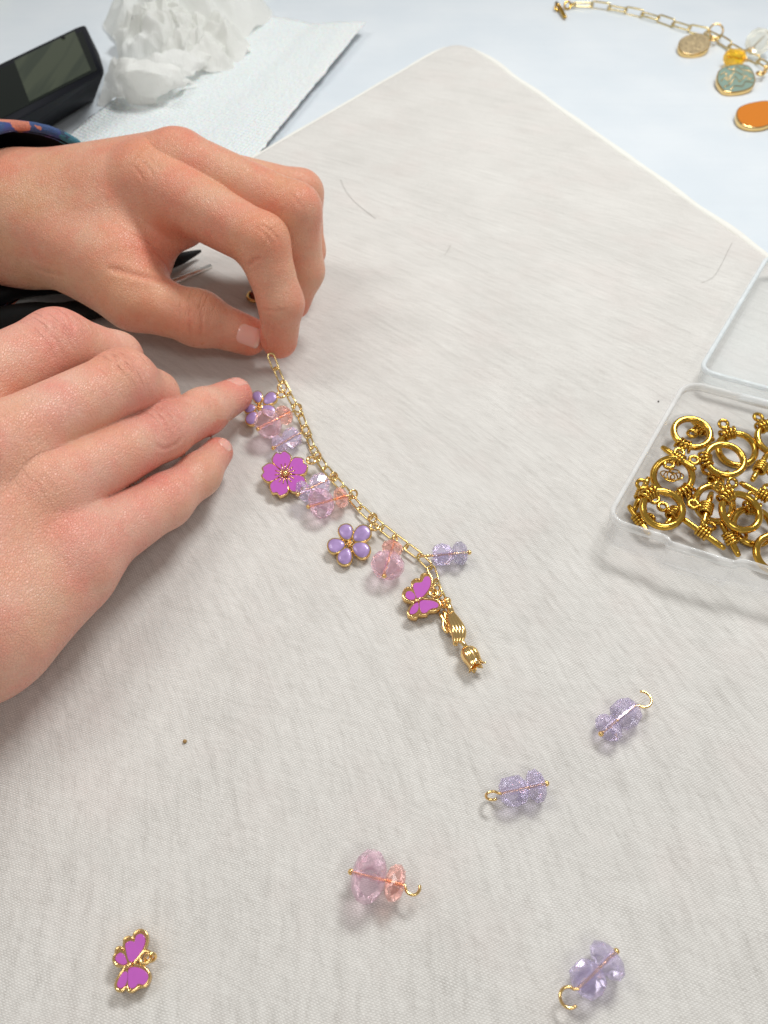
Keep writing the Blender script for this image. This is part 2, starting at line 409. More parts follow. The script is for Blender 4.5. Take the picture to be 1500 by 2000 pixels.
def hand_sdf(hand):
    def f(X):
        palm = None
        for (a, b_) in hand['palm']:
            d = cone(X, a[0], b_[0], a[1], b_[1]); palm = d if palm is None else smin(palm, d, hand.get('kp', 0.9))
        tot = palm; fs = []
        for ch in hand['fingers']:
            d = None; js = ch['j']
            for i in range(len(js) - 1):
                e = cone(X, js[i][0], js[i + 1][0], js[i][1], js[i + 1][1]); d = e if d is None else smin(d, e, ch.get('kj', 0.27))
            for (c, r) in ch.get('bulge', []):
                d = smin(d, cone(X, c, np.array(c) + 1e-3, r, r), 0.30)
            fs.append(smin(palm, d, ch.get('k', 0.55)))
        for d in fs: tot = smin(tot, d, hand.get('kf', 0.07))
        for (a, b_, r, k) in hand.get('carve', []):
            d = cone(X, a, b_, r, r)
            tot = -smin(-tot, d, k)
        return tot
    return f

def surface_nets(f, lo, hi, h):
    lo = np.array(lo, np.float32); nx, ny, nz = [int(math.ceil((hi[i] - lo[i]) / h)) + 1 for i in range(3)]
    D = np.empty((nx, ny, nz), np.float32)
    ys = lo[1] + h * np.arange(ny, dtype=np.float32); zs = lo[2] + h * np.arange(nz, dtype=np.float32)
    Y, Z = np.meshgrid(ys, zs, indexing='ij')
    CH = 24
    for i0 in range(0, nx, CH):
        xs = lo[0] + h * np.arange(i0, min(nx, i0 + CH), dtype=np.float32)
        X = np.empty((len(xs), ny, nz, 3), np.float32); X[..., 0] = xs[:, None, None]; X[..., 1] = Y; X[..., 2] = Z
        D[i0:i0 + CH] = f(X)
    neg = D < 0
    cnt = np.zeros((nx - 1, ny - 1, nz - 1), np.int8)
    for a in (0, 1):
        for b_ in (0, 1):
            for c in (0, 1):
                cnt += neg[a:nx - 1 + a, b_:ny - 1 + b_, c:nz - 1 + c]
    act = (cnt > 0) & (cnt < 8); idx = np.argwhere(act)
    ids = -np.ones(act.shape, np.int64); ids[act] = np.arange(len(idx))
    acc = np.zeros((len(idx), 3)); num = np.zeros(len(idx))
    corners = [(a, b_, c) for a in (0, 1) for b_ in (0, 1) for c in (0, 1)]
    for ca in corners:
        for cb in corners:
            if sum(abs(p - q) for p, q in zip(ca, cb)) != 1 or ca > cb: continue
            da = D[idx[:, 0] + ca[0], idx[:, 1] + ca[1], idx[:, 2] + ca[2]]; db = D[idx[:, 0] + cb[0], idx[:, 1] + cb[1], idx[:, 2] + cb[2]]
            mk = (da < 0) != (db < 0); t = np.where(mk, da / np.where(mk, da - db, 1), 0)
            p = np.array(ca) + t[:, None] * (np.array(cb) - np.array(ca)); acc += np.where(mk[:, None], p, 0); num += mk
    V = lo + h * (idx + acc / num[:, None])
    faces = []
    for ax in range(3):
        sl0 = [slice(None)] * 3; sl1 = [slice(None)] * 3; sl0[ax] = slice(0, -1); sl1[ax] = slice(1, None)
        e0 = neg[tuple(sl0)]; e1 = neg[tuple(sl1)]
        ch = np.argwhere(e0 != e1); u, v = [(1, 2), (2, 0), (0, 1)][ax]
        ok = (ch[:, u] > 0) & (ch[:, v] > 0) & (ch[:, u] < D.shape[u] - 1) & (ch[:, v] < D.shape[v] - 1); ch = ch[ok]
        s = e0[tuple(ch.T)]
        def cell(du, dv):
            q = ch.copy(); q[:, u] -= du; q[:, v] -= dv; return ids[tuple(q.T)]
        q = np.stack([cell(1, 1), cell(0, 1), cell(0, 0), cell(1, 0)], 1)
        q[~s] = q[~s][:, ::-1]; faces.append(q)
    return V.astype(np.float32), np.concatenate(faces)
def grad(f, V, e=0.01):
    G = np.empty_like(V)
    for i in range(3):
        d = np.zeros(3, np.float32); d[i] = e; G[:, i] = (f(V + d) - f(V - d)) / (2 * e)
    return G / np.maximum(np.linalg.norm(G, axis=1, keepdims=True), 1e-6)

def sst(x, a, b): t = np.clip((x - a) / (b - a), 0, 1); return t * t * (3 - 2 * t)
def build_hand(name, hand, mat, parent, label, h=0.046):
    f = hand_sdf(hand)
    pts = [a for s in hand['palm'] for a in s] + [j for c in hand['fingers'] for j in c['j']]
    lo = np.min([p - r - 0.3 for p, r in pts], axis=0); hi = np.max([p + r + 0.3 for p, r in pts], axis=0)
    lo = np.maximum(lo, hand['clip'][0]); hi = np.minimum(hi, hand['clip'][1])
    V, Fq = surface_nets(f, lo, hi, h)
    for _ in range(2):
        G = grad(f, V); V = V - 0.9 * f(V)[:, None] * G
    N = grad(f, V)
    n = len(V)
    wr = np.zeros(n, np.float32); red = np.zeros(n, np.float32); fc = V.copy()
    best = np.full(n, 1e9, np.float32)
    bones = [(c['j'][i], c['j'][i + 1], i, len(c['j']) - 2, ci) for ci, c in enumerate(hand['fingers']) for i in range(len(c['j']) - 1)]
    acc_s = {}
    for (a, b_, i, last, ci) in bones:
        A, B = a[0].astype(np.float32), b_[0].astype(np.float32); L = np.linalg.norm(B - A); u = (B - A) / L
        rel = V - A; s = rel @ u; sc = np.clip(s, 0, L); d = np.linalg.norm(rel - sc[:, None] * u, axis=1) - a[1]
        if i == 0: acc_s[ci] = 0.0
        w = np.array([0, 0, 1], np.float32); w = w - u * (w @ u)
        if np.linalg.norm(w) < 0.3: w = np.array([0, 1, 0], np.float32) - u * u[1]
        w /= np.linalg.norm(w); lat = np.cross(u, w)
        m = d < best; best = np.where(m, d, best)
        fc[m, 0] = (acc_s[ci] + s)[m]; fc[m, 1] = (rel @ lat)[m]; fc[m, 2] = (rel @ w)[m]
        if i == last:
            red = np.maximum(red, np.where(d < 0.4, sst(s, L * 0.35, L * 1.2), 0) * 0.75)
        acc_s[ci] += L
    for (c, rad, amp, redamp, dorsal) in hand['knuckles']:
        c = np.array(c, np.float32); dv = V - c; dist = np.linalg.norm(dv, axis=1)
        dn = np.array(dorsal, np.float32); dn /= np.linalg.norm(dn)
        face = sst(N @ dn, 0.0, 0.6)
        k = np.exp(-(dist / rad) ** 2 * 1.2)
        wr = np.maximum(wr, k * face * amp); red = np.maximum(red, k * redamp)
    crease = np.zeros(n, np.float32); disp = np.zeros(n, np.float32)
    for (pp, wd, dp) in hand.get('creases', []):
        q3 = []
        for px, py in [tuple(x) for x in catmull(pp, 5, False)]:
            d = np.array(dr(float(px), float(py)).normalized(), np.float32); o_ = np.array(CAM, np.float32); t = 8.0; hit = None
            for _ in range(120):
                v = float(f((o_ + d * t)[None, :])[0])
                if v < 0.004: hit = o_ + d * t; break
                t += max(v * 0.8, 0.004)
                if t > 45: break
            if hit is not None: q3.append(hit)
        if len(q3) < 2: continue
        q3 = np.array(q3, np.float32); dist = np.full(n, 1e9, np.float32); ends = np.full(n, 0, np.float32)
        sel = np.where(np.linalg.norm(V - q3.mean(0), axis=1) < np.linalg.norm(q3 - q3.mean(0), axis=1).max() + 0.6)[0]
        Vs = V[sel]; ds = np.full(len(sel), 1e9, np.float32); ts = np.zeros(len(sel), np.float32)
        for i in range(len(q3) - 1):
            A, B = q3[i], q3[i + 1]; ab = B - A; L2 = float(ab @ ab)
            if L2 < 1e-8 or L2 > 0.5: continue
            hh = np.clip(((Vs - A) @ ab) / L2, 0, 1); dd = np.linalg.norm(Vs - A - hh[:, None] * ab, axis=1)
            m_ = dd < ds; ds = np.where(m_, dd, ds); ts = np.where(m_, (i + hh) / (len(q3) - 1), ts)
        g = np.exp(-(ds / wd) ** 2) * np.clip(np.sin(np.pi * np.clip(ts, 0, 1)) * 1.6, 0, 1)
        rid = np.exp(-((ds - 2.0 * wd) / (1.2 * wd)) ** 2) * np.clip(np.sin(np.pi * np.clip(ts, 0, 1)) * 1.6, 0, 1)
        disp[sel] += -dp * g + dp * 0.30 * rid; crease[sel] = np.maximum(crease[sel], g * min(1, dp / 0.05))
    V = V + N * disp[:, None]
    me = bpy.data.meshes.new(name)
    me.vertices.add(n); me.vertices.foreach_set('co', V.ravel())
    k = len(Fq); me.loops.add(k * 4); me.loops.foreach_set('vertex_index', Fq.astype(np.int32).ravel())
    me.polygons.add(k); me.polygons.foreach_set('loop_start', np.arange(0, 4 * k, 4, dtype=np.int32)); me.polygons.foreach_set('loop_total', np.full(k, 4, np.int32))
    me.polygons.foreach_set('use_smooth', np.ones(k, bool)); me.update(calc_edges=True); me.validate()
    a = me.attributes.new('fcoord', 'FLOAT_VECTOR', 'POINT'); a.data.foreach_set('vector', fc.astype(np.float32).ravel())
    a = me.attributes.new('wr', 'FLOAT', 'POINT'); a.data.foreach_set('value', wr)
    a = me.attributes.new('crease', 'FLOAT', 'POINT'); a.data.foreach_set('value', crease)
    a = me.attributes.new('red', 'FLOAT', 'POINT'); a.data.foreach_set('value', red)
    o = link(name, me, mat, parent, label=label)
    return o, f
def nail(hand_o, chain_, c, axis, out, length, width, label=None):
    """grid pressed onto the finger surface"""
    c = np.array(c, np.float32); u = np.array(axis, np.float32); u /= np.linalg.norm(u)
    w = np.array(out, np.float32); w = w - u * (w @ u); w /= np.linalg.norm(w); v = np.cross(w, u)
    def f(X):
        d = None
        for i in range(len(chain_) - 1):
            e = cone(X, chain_[i][0], chain_[i + 1][0], chain_[i][1], chain_[i + 1][1]); d = e if d is None else smin(d, e, 0.38)
        return d
    nu, nv = 17, 13; V = []; tip = []
    pos = []
    for i in range(nu):
        s = -1 + 2 * i / (nu - 1)
        for j in range(nv):
            t = -1 + 2 * j / (nv - 1)
            wd = width * (1 - 0.10 * max(0, s)) * (math.sqrt(max(0.0, 1 - max(0, -s - 0.45) ** 2 * 2.4)))
            ss = s + (0.16 * (1 - t * t) if s > 0.8 else 0) * ((s - 0.8) / 0.2)
            pos.append(c + u * (ss * length) + v * (t * wd) + w * 1.2); tip.append(max(0, (s - 0.72) / 0.28))
    pos = np.array(pos, np.float32)
    for _ in range(60): pos = pos - w * np.clip(f(pos), -0.15, 0.15)[:, None] * 0.6
    base = pos.reshape(nu, nv, 3)
    G = grad(f, pos)
    tt = np.tile(np.linspace(-1, 1, nv), nu); sv = np.repeat(np.linspace(-1, 1, nu), nv)
    lift = 0.022 * (1 - np.abs(tt) ** 4) * (1 - np.clip(-sv, 0, 1) ** 6) - 0.008 + 0.012 * np.clip(sv, 0, 1)
    topv = pos + G * lift[:, None]; bot = pos - G * 0.05
    V = np.concatenate([topv, bot]); Fc = []
    for i in range(nu - 1):
        for j in range(nv - 1):
            a = i * nv + j; Fc.append((a, a + nv, a + nv + 1, a + 1)); K = nu * nv; Fc.append((a + K, a + 1 + K, a + nv + 1 + K, a + nv + K))
    K = nu * nv; ring = [j for j in range(nv)] + [i * nv + nv - 1 for i in range(1, nu)] + [(nu - 1) * nv + j for j in range(nv - 2, -1, -1)] + [i * nv for i in range(nu - 2, 0, -1)]
    for i in range(len(ring)):
        a = ring[i]; bb = ring[(i + 1) % len(ring)]; Fc.append((a, bb, bb + K, a + K))
    o = part('fingernail', (V, Fc), M_NAIL, hand_o, label=label)
    at = o.data.attributes.new('tip', 'FLOAT', 'POINT'); at.data.foreach_set('value', np.array(tip + tip, np.float32))
    return o

up = (0, 0, 1)
tocam = lambda p: np.array(CAM) - np.array(p)
# --- left hand (upper): pinches the end of the chain
iM, iP, iD, iT = J(288, 352, 4.4, 64), J(510, 472, 4.0, 53), J(549, 592, 2.5, 42), J(545, 664, 1.15, 36)
mM, mP, mD, mT = J(352, 322, 4.6, 64), J(576, 410, 4.0, 50), J(590, 528, 2.2, 41), J(572, 590, 1.2, 34)
rM, rP, rD, rT = J(440, 348, 3.7, 48), J(588, 376, 3.3, 41), J(600, 490, 1.7, 33), J(560, 560, 0.9, 30)
pM, pP, pD = J(430, 390, 2.9, 55), J(565, 420, 2.3, 36), J(570, 500, 1.0, 30)
tC, tM, tI, tT = J(140, 480, 2.5, 60), J(262, 585, 2.2, 58), J(388, 622, 1.7, 49), J(485, 656, 1.0, 38)
wr0, wr1 = J(-330, 435, 2.3, 112), J(30, 430, 2.6, 100)
LH = dict(
    palm=[(wr0, wr1), (wr1, J(285, 360, 4.2, 68)), (wr1, J(345, 325, 4.3, 66)), (J(90, 400, 2.6, 80), J(400, 370, 3.3, 62)),
          (J(90, 450, 2.4, 80), J(410, 400, 2.5, 55)), (wr1, J(225, 520, 2.7, 78)), (J(240, 430, 3.2, 80), J(266, 500, 2.6, 66)), (J(290, 400, 3.5, 60), J(360, 432, 3.5, 46))],
    fingers=[dict(j=[iM, iP, iD, iT], k=0.5, bulge=[]),
             dict(j=[mM, mP, mD, mT], k=0.5), dict(j=[rM, rP, rD, rT]), dict(j=[pM, pP, pD]),
             dict(j=[tC, tM, tI, tT], k=0.8, kj=0.3, bulge=[(tI[0], tI[1] * 1.02)])],
    knuckles=[((iP[0] + np.array([0.2, -0.1, 0.6])), 0.75, 0.55, 0.45, (0.4, 0, 1)), (iM[0] + np.array([0, 0, 0.9]), 0.9, 0.35, 0.45, (0, 0, 1)),
              (mP[0] + np.array([0.3, 0, 0.6]), 0.7, 0.4, 0.4, (0.5, 0, 1)), (mM[0] + np.array([0, 0.3, 0.9]), 0.9, 0.15, 0.35, (0, 0, 1)),
              (tI[0] + np.array([0, -0.3, 0.55]), 0.6, 1.0, 0.35, (0, -0.7, 1)), (J(300, 500, 3, 0)[0], 1.0, 0.3, 0.6, (0, 0, 1))],
    kf=0.035, clip=(np.array([-19, -20, -0.3]), np.array([30, 40, 9])))
LH['creases'] = [([(205, 522), (240, 530), (285, 542), (333, 550)], 0.10, 0.038), ([(296, 486), (318, 505), (330, 528), (334, 545)], 0.07, 0.03),
    ([(372, 598), (369, 628), (374, 660)], 0.05, 0.028), ([(391, 596), (394, 630), (390, 664)], 0.05, 0.030), ([(352, 602), (348, 630), (352, 655)], 0.05, 0.018),
    ([(482, 522), (497, 508), (512, 503)], 0.06, 0.03), ([(512, 603), (532, 608), (562, 604)], 0.05, 0.016), ([(258, 322), (272, 338), (282, 356)], 0.045, 0.014),
    ([(272, 312), (288, 326), (300, 346)], 0.045, 0.014), ([(288, 306), (302, 318), (314, 334)], 0.045, 0.012), ([(508, 438), (530, 452), (545, 472)], 0.05, 0.018),
    ([(496, 440), (516, 456), (530, 478)], 0.05, 0.014), ([(566, 378), (580, 392), (590, 410)], 0.05, 0.014), ([(60, 520), (90, 532), (130, 540)], 0.08, 0.012)]
# --- right hand (lower)
R_i = [J(-110, 790, 4.2, 84), J(112, 672, 3.9, 66), J(228, 697, 2.8, 46), J(262, 735, 1.5, 38)]
R_m = [J(-30, 885, 4.1, 82), J(242, 745, 3.5, 61), J(303, 770, 2.5, 43), J(318, 800, 1.2, 36)]
R_r = [J(90, 958, 3.2, 76), J(318, 842, 2.2, 54), J(398, 804, 1.5, 44), J(459, 772, 0.95, 34)]
R_p = [J(145, 1080, 2.2, 79), J(322, 979, 1.4, 51), J(389, 927, 1.1, 40), J(425, 884, 0.85, 30)]
wL = J(-420, 1430, 2.4, 200)
RHD = dict(
    palm=[(wL, J(-60, 1260, 1.9, 100)), (J(-60, 1260, 1.9, 100), J(135, 1092, 1.9, 80)), (J(-160, 1180, 3.0, 110), J(88, 968, 3.0, 80)),
          (J(-260, 1100, 3.2, 120), J(-30, 890, 3.9, 84)), (J(-300, 1000, 3.2, 120), J(-110, 800, 3.9, 86)), (wL, J(-200, 1100, 2.5, 150)),
          (J(0, 900, 2.6, 90), J(60, 1040, 2.2, 80)), (J(0, 1210, 2.1, 112), J(128, 1118, 1.9, 80))],
    fingers=[dict(j=R_i, k=0.5, bulge=[]), dict(j=R_m, k=0.5), dict(j=R_r, k=0.35), dict(j=R_p, k=0.45),
             dict(j=[J(-80, 860, 2.6, 80), J(120, 800, 1.4, 55), J(240, 780, 0.9, 40)], k=0.6)],
    knuckles=[(R_i[1][0] + np.array([0.1, 0, 0.8]), 0.95, 0.9, 0.35, (0.2, 0, 1)), (R_m[1][0] + np.array([0.1, 0, 0.75]), 0.95, 1.0, 0.4, (0.2, 0, 1)),
              (R_r[1][0] + np.array([0, 0, 0.7]), 0.75, 1.0, 0.35, (0, 0, 1)), (R_p[1][0] + np.array([0, 0, 0.6]), 0.7, 0.6, 0.5, (0, 0, 1)),
              (R_r[0][0] + np.array([0, 0, 0.9]), 1.0, 0.4, 0.15, (0, 0, 1)), (R_p[0][0] + np.array([0, 0, 0.9]), 0.7, 0.3, 0.6, (0, 0, 1)),
              (R_m[0][0] + np.array([0.6, 0, 0.9]), 1.6, 0.35, 0.15, (0, 0, 1))],
    kf=0.035, clip=(np.array([-19, -20, -0.3]), np.array([30, 40, 9])))
RHD['creases'] = [([(98, 622), (104, 640), (103, 664)], 0.05, 0.020), ([(114, 616), (124, 638), (124, 664)], 0.05, 0.026), ([(132, 618), (142, 638), (142, 664)], 0.05, 0.022), ([(84, 630), (88, 645), (86, 662)], 0.045, 0.014),
    ([(198, 694), (208, 712), (212, 734)], 0.05, 0.018), ([(214, 688), (226, 706), (231, 730)], 0.05, 0.026), ([(231, 684), (243, 703), (249, 728)], 0.05, 0.028), ([(250, 686), (260, 703), (266, 724)], 0.05, 0.020),
    ([(292, 815), (304, 832), (310, 856)], 0.05, 0.024), ([(305, 808), (320, 826), (328, 850)], 0.05, 0.032), ([(320, 804), (334, 822), (343, 842)], 0.05, 0.026), ([(300, 868), (322, 876), (346, 866), (358, 850)], 0.05, 0.020),
    ([(410, 774), (420, 784), (424, 800)], 0.045, 0.016), ([(402, 778), (411, 790), (414, 806)], 0.045, 0.014),
    ([(336, 938), (348, 952), (354, 972)], 0.045, 0.018), ([(350, 930), (362, 944), (368, 962)], 0.045, 0.018), ([(398, 896), (408, 908), (412, 920)], 0.04, 0.012),
    ([(60, 935), (75, 948), (82, 968)], 0.05, 0.012), ([(80, 928), (96, 942), (104, 962)], 0.05, 0.012), ([(118, 1088), (130, 1100), (136, 1118)], 0.05, 0.012)]
person = thing('person', 'two bare hands, one in a colourful knitted sleeve, holding the charm bracelet', 'person', P(0, 700, 0))
pl = Vector(person.location)
def hand_under_person(*a, **k):
    o, f = build_hand(*a, **k)
    o.data.transform(Matrix.Translation(-pl)); return o, f
lh, lf = hand_under_person('hand', LH, M_SKIN_L, person, 'left hand pinching the chain end between thumb and forefinger')
rh, rf = hand_under_person('hand', RHD, M_SKIN_R, person, 'right hand with its ring finger stretched out to the lilac flower charm')
ax = tT[0] - tI[0]
nail(lh, [tC, tM, tI, tT], tI[0] + ax * 0.93, ax, tocam(tT[0]) + np.array([1.0, -2, 2.0]), 0.36, 0.33)
ax = R_r[3][0] - R_r[2][0]
nail(rh, R_r, R_r[3][0] + ax * 0.02, ax, np.array([0.3, 0.45, 0.9]), 0.36, 0.28)
ax = R_p[3][0] - R_p[2][0]
nail(rh, R_p, R_p[3][0] + ax * 0.12, ax, np.array([0.75, 0.2, 0.75]), 0.30, 0.24)

# sleeve: rolled knitted cuff around the left wrist
m, nt, b = new_mat('patchwork_knit'); co = world_co(nt)
vo = nd(nt, 'ShaderNodeTexVoronoi'); vo.inputs['Scale'].default_value = 1.1; dn = nd(nt, 'ShaderNodeTexNoise'); dn.inputs['Scale'].default_value = 1.6; dn.inputs['Detail'].default_value = 5; nt.links.new(co, dn.inputs['Vector'])
vm = nd(nt, 'ShaderNodeVectorMath', operation='MULTIPLY_ADD'); nt.links.new(dn.outputs['Color'], vm.inputs[0]); vm.inputs[1].default_value = (1.5, 1.5, 1.5); nt.links.new(mapping(nt, co, scale=(0.6, 1.3, 1.0)), vm.inputs[2]); nt.links.new(vm.outputs[0], vo.inputs['Vector'])
cr = nd(nt, 'ShaderNodeValToRGB'); cr.color_ramp.interpolation = 'CONSTANT'
cols = [(0.80, 0.25, 0.14), (0.03, 0.06, 0.30), (0.02, 0.20, 0.28), (0.15, 0.09, 0.38), (0.012, 0.05, 0.12), (0.02, 0.08, 0.26), (0.05, 0.28, 0.34)]
sp = nd(nt, 'ShaderNodeSeparateColor'); nt.links.new(vo.outputs['Color'], sp.inputs[0]); nt.links.new(sp.outputs[0], cr.inputs[0])
e = cr.color_ramp.elements
e[0].color = (*cols[0], 1); e[0].position = 0; e[1].color = (*cols[1], 1); e[1].position = 1 / 7
for i in range(2, 7): q = e.new(i / 7); q.color = (*cols[i], 1)
nt.links.new(mixc(nt, ramp(nt, noise(nt, co, 30, 2), 0.3, 0.7, 0, 0.5), cr.outputs[0], (0.02, 0.03, 0.05)), b.inputs['Base Color']); b.inputs['Roughness'].default_value = 0.95
b.inputs['Sheen Weight'].default_value = 0.2; bump(nt, noise(nt, co, 26, 3), 1.0, 0.06, b); M_KNIT = m
m, nt, b = new_mat('black_lining'); b.inputs['Base Color'].default_value = (0.008, 0.007, 0.008, 1); b.inputs['Roughness'].default_value = 1; b.inputs['Specular IOR Level'].default_value = 0.1; M_LINE = m
def cuff(rimpts, axis, lengths, offs):
    rows = []
    c = sum(rimpts, Vector()) / len(rimpts)
    for L, of in zip(lengths, offs):
        rows.append([p + axis * L + (p - c).normalized() * of for p in rimpts])
    V = [p for r in rows for p in r]; n = len(rimpts); Fc = []
    for j in range(len(rows) - 1):
        for i in range(n): a = j * n + i; bb = j * n + (i + 1) % n; Fc.append((a, bb, bb + n, a + n))
    return V, Fc
cc = P(14, 440, 2.6); rim = []
for i in range(40):
    a = 2 * math.pi * i / 40; y = math.cos(a); z = math.sin(a)
    rim.append(cc + Vector((2.0 * y + 0.12 * math.sin(5 * a), 3.35 * y, 2.7 * z)))
axs = Vector((-1, 0.03, 0))
part('sleeve', cuff(rim, axs, [0.25, 0.02, 0.0, 0.1, 0.5, 8], [-0.12, -0.05, 0.08, 0.22, 0.26, 0.45]), M_KNIT, person, label='colourful knitted cuff in orange, blue, teal and magenta')
part('sleeve_lining', cuff(rim, axs, [0.10, 0.8, 3, 8], [-0.10, -0.14, -0.2, -0.2]), M_LINE, person, label='black inside of the knitted cuff')

# ------------------------------------------------------------------ beads, chain, charms
random.seed(4)
bead_cache = {}
def bead_mesh(r, half, kind, n=8):
    r *= 1.06; half *= 1.12; n = {'rondelle': 9, 'round': 9}.get(kind, 7)
    key = (round(r, 3), round(half, 3), kind, n)
    if key in bead_cache: return bead_cache[key]
    if kind == 'rondelle': prof = [(-half, 0.42), (-half * 0.80, 0.74), (-half * 0.30, 1.0), (half * 0.30, 1.0), (half * 0.80, 0.74), (half, 0.42)]
    elif kind == 'round': prof = [(-half, 0.36), (-half * 0.82, 0.68), (-half * 0.42, 0.94), (0, 1.02), (half * 0.42, 0.94), (half * 0.82, 0.68), (half, 0.36)]
    else: prof = [(-half, 0.55), (-half * 0.68, 0.92), (0, 1.02), (half * 0.68, 0.92), (half, 0.55)]
    hole = 0.055; V = []; Fc = []
    rows = [(-half, hole / r)] + prof + [(half, hole / r)]
    for j, (x, q) in enumerate(rows):
        for k in range(n):
            a = 2 * math.pi * (k + 0.5 * (j % 2)) / n; V.append((x, r * q * math.cos(a), r * q * math.sin(a)))
    R = len(rows)
    for j in range(R - 1):
        for k in range(n):
            a = j * n + k; b_ = j * n + (k + 1) % n; c = (j + 1) * n + k; d = (j + 1) * n + (k + 1) % n
            if j % 2 == 0: Fc += [(a, c, b_), (b_, c, d)]
            else: Fc += [(a, c, d), (a, d, b_)]
    for k in range(n):
        a = k; b_ = (k + 1) % n; c = (R - 1) * n + k; d = (R - 1) * n + (k + 1) % n
        Fc += [(a, b_, d), (a, d, c)]
    m = mesh_of('bead', V, Fc, False)
    bm = bmesh.new(); bm.from_mesh(m); bmesh.ops.recalc_face_normals(bm, faces=bm.faces); bm.to_mesh(m); bm.free()
    bead_cache[key] = m; return m

def dangle(label, head, eye, beads, zh, ze, eye_r, group, cat='bead charm', eye_open=0.0, tilt=0.0, loop_flat=True):
    """head, eye: pixels of the pin head and of the wire loop's centre; beads: (px, py, r_px, halflen_px, kind, mat, label)"""
    A = P(*head, zh); B = P(*eye, ze); X = (B - A).normalized()
    Z = (Vector((0, 0, 1)) - X * X.z).normalized(); Y = Z.cross(X)
    t = thing('bead_dangle', label, cat, A, group)
    t.rotation_euler = Matrix((X, Y, Z)).transposed().to_euler()
    L = (B - A).length
    xs = []
    for (px, py, r, hl, kind, mat, lab) in beads:
        best = min((i / 200 for i in range(201)), key=lambda s: (lambda p: (p[0] - px) ** 2 + (p[1] - py) ** 2)(proj(A + (B - A) * s)))
        s = S(px, py, max(0.3, (zh + ze) / 2)); x = best * L
        m_ = bead_mesh(r / s, hl / s, kind)
        me = m_.copy(); me.materials.clear(); me.materials.append(mat)
        o = link('bead', me, None, t, label=lab); o.location = (x, 0, 0); o.rotation_euler = (random.uniform(0, 0.7), 0, 0)
        xs.append((x - hl / s, x + hl / s))
    er = eye_r / S(*eye, ze)
    x0 = min(x[0] for x in xs) - 0.07; x1 = max(x[1] for x in xs) + 0.02
    wirer = 0.030
    pts = [(x0, 0, 0), ((x0 + x1) / 2, 0, 0), (x1 + 0.01, 0, 0)]
    cx = max(L, x1 + er * 0.9)
    a1 = 2 * math.pi * (1 - eye_open) - 0.45
    ca, sa = math.cos(tilt), math.sin(tilt)
    for i in range(22):
        a = math.pi + 0.30 + (a1 - 0.15) * i / 21
        yy = er * math.sin(a)
        pts.append((cx + er * math.cos(a), yy * ca, yy * sa))
    wire = tube([Vector(p) for p in pts], wirer, seg=8)
    pin = link('head_pin', mesh_of('head_pin', *wire), M_GOLD, t)
    hd = ball((x0, 0, 0), 0.062); link('pin_head', mesh_of('pin_head', *hd), M_GOLD, t)
    return t
def proj(p):
    v = p - CAM; y = v.y * math.sin(TH) + v.z * math.cos(TH); d = v.y * math.cos(TH) - v.z * math.sin(TH)
    return 750 + F * v.x / d, 1000 - F * y / d

GL = 'loose bead dangles lying on the cloth'
dangle('loose lavender glass bead dangle nearest the plastic tray, its open gold hook up', (1173, 1434), (1255, 1366),
       [(1184, 1416, 28, 15, 'rondelle', M_LAV, None), (1216, 1386, 28, 22, 'cube', M_LAV, None)], 0.27, 0.27, 17, GL, eye_open=0.30)
dangle('loose lavender glass bead dangle lying almost level, its gold loop pointing left', (1068, 1530), (962, 1554),
       [(1047, 1535, 30, 15, 'rondelle', M_LAV, None), (1003, 1545, 28, 23, 'cube', M_LAV, None)], 0.29, 0.28, 13, GL, eye_open=0.15, tilt=0.6)
dangle('loose bead dangle with one large pink and one small salmon glass bead', (686, 1703), (806, 1733),
       [(720, 1714, 48, 29, 'round', M_PINK, 'large pale pink faceted bead'), (771, 1727, 33, 17, 'rondelle', M_SALMON, 'small salmon faceted bead')], 0.42, 0.40, 14, GL, eye_open=0.38)
dangle('loose lavender glass bead dangle lowest in the photo, gold loop towards the viewer', (1206, 1856), (1112, 1948),
       [(1186, 1876, 38, 18, 'rondelle', M_LAV, None), (1152, 1915, 34, 25, 'cube', M_LAV, None)], 0.34, 0.30, 18, GL, eye_open=0.2)
GB = 'bead dangles hanging from the bracelet chain'
PINKS = lambda p, r, hl, q, r2, hl2: [(p[0], p[1], r, hl, 'round', M_PINK, 'pale pink faceted bead'), (q[0], q[1], r2, hl2, 'rondelle', M_SALMON, 'small salmon faceted bead')]
LAVS = lambda p, r, hl, q, r2, hl2: [(p[0], p[1], r, hl, 'rondelle', M_LAV, None), (q[0], q[1], r2, hl2, 'cube', M_LAV, None)]
dangle('pink and salmon bead dangle overlapping the lilac flower at the fingertip', (504, 838), (582, 797), PINKS((524, 828), 29, 20, (556, 812), 19, 11), 0.62, 0.45, 8, GB, tilt=1.0)
dangle('lavender bead dangle just above the orchid cherry blossom charm', (533, 876), (596, 840), LAVS((546, 868), 19, 10, (571, 856), 19, 14), 0.34, 0.36, 8, GB, tilt=1.0)
dangle('lavender bead dangle between the orchid cherry blossom charm and the chain', (581, 966), (652, 931), LAVS((594, 959), 21, 10, (624, 944), 20, 15), 0.52, 0.36, 8, GB, tilt=1.0)
dangle('pink and salmon bead dangle below the orchid cherry blossom charm', (601, 990), (690, 965), PINKS((627, 982), 29, 21, (666, 972), 20, 11), 0.40, 0.34, 8, GB, tilt=1.0)
dangle('pink and salmon bead dangle pointing towards the viewer beside the lower lilac flower', (750, 1126), (772, 1052), PINKS((756, 1103), 32, 22, (764, 1070), 20, 10), 0.42, 0.40, 8, GB, tilt=1.2)
dangle('iridescent lavender bead dangle lying to the far side of the chain', (916, 1079), (833, 1086), [(898, 1080, 22, 13, 'rondelle', M_LAVAB, 'iridescent lavender bead'), (864, 1083, 21, 17, 'cube', M_LAV, None)], 0.30, 0.28, 10, GB, tilt=1.0)

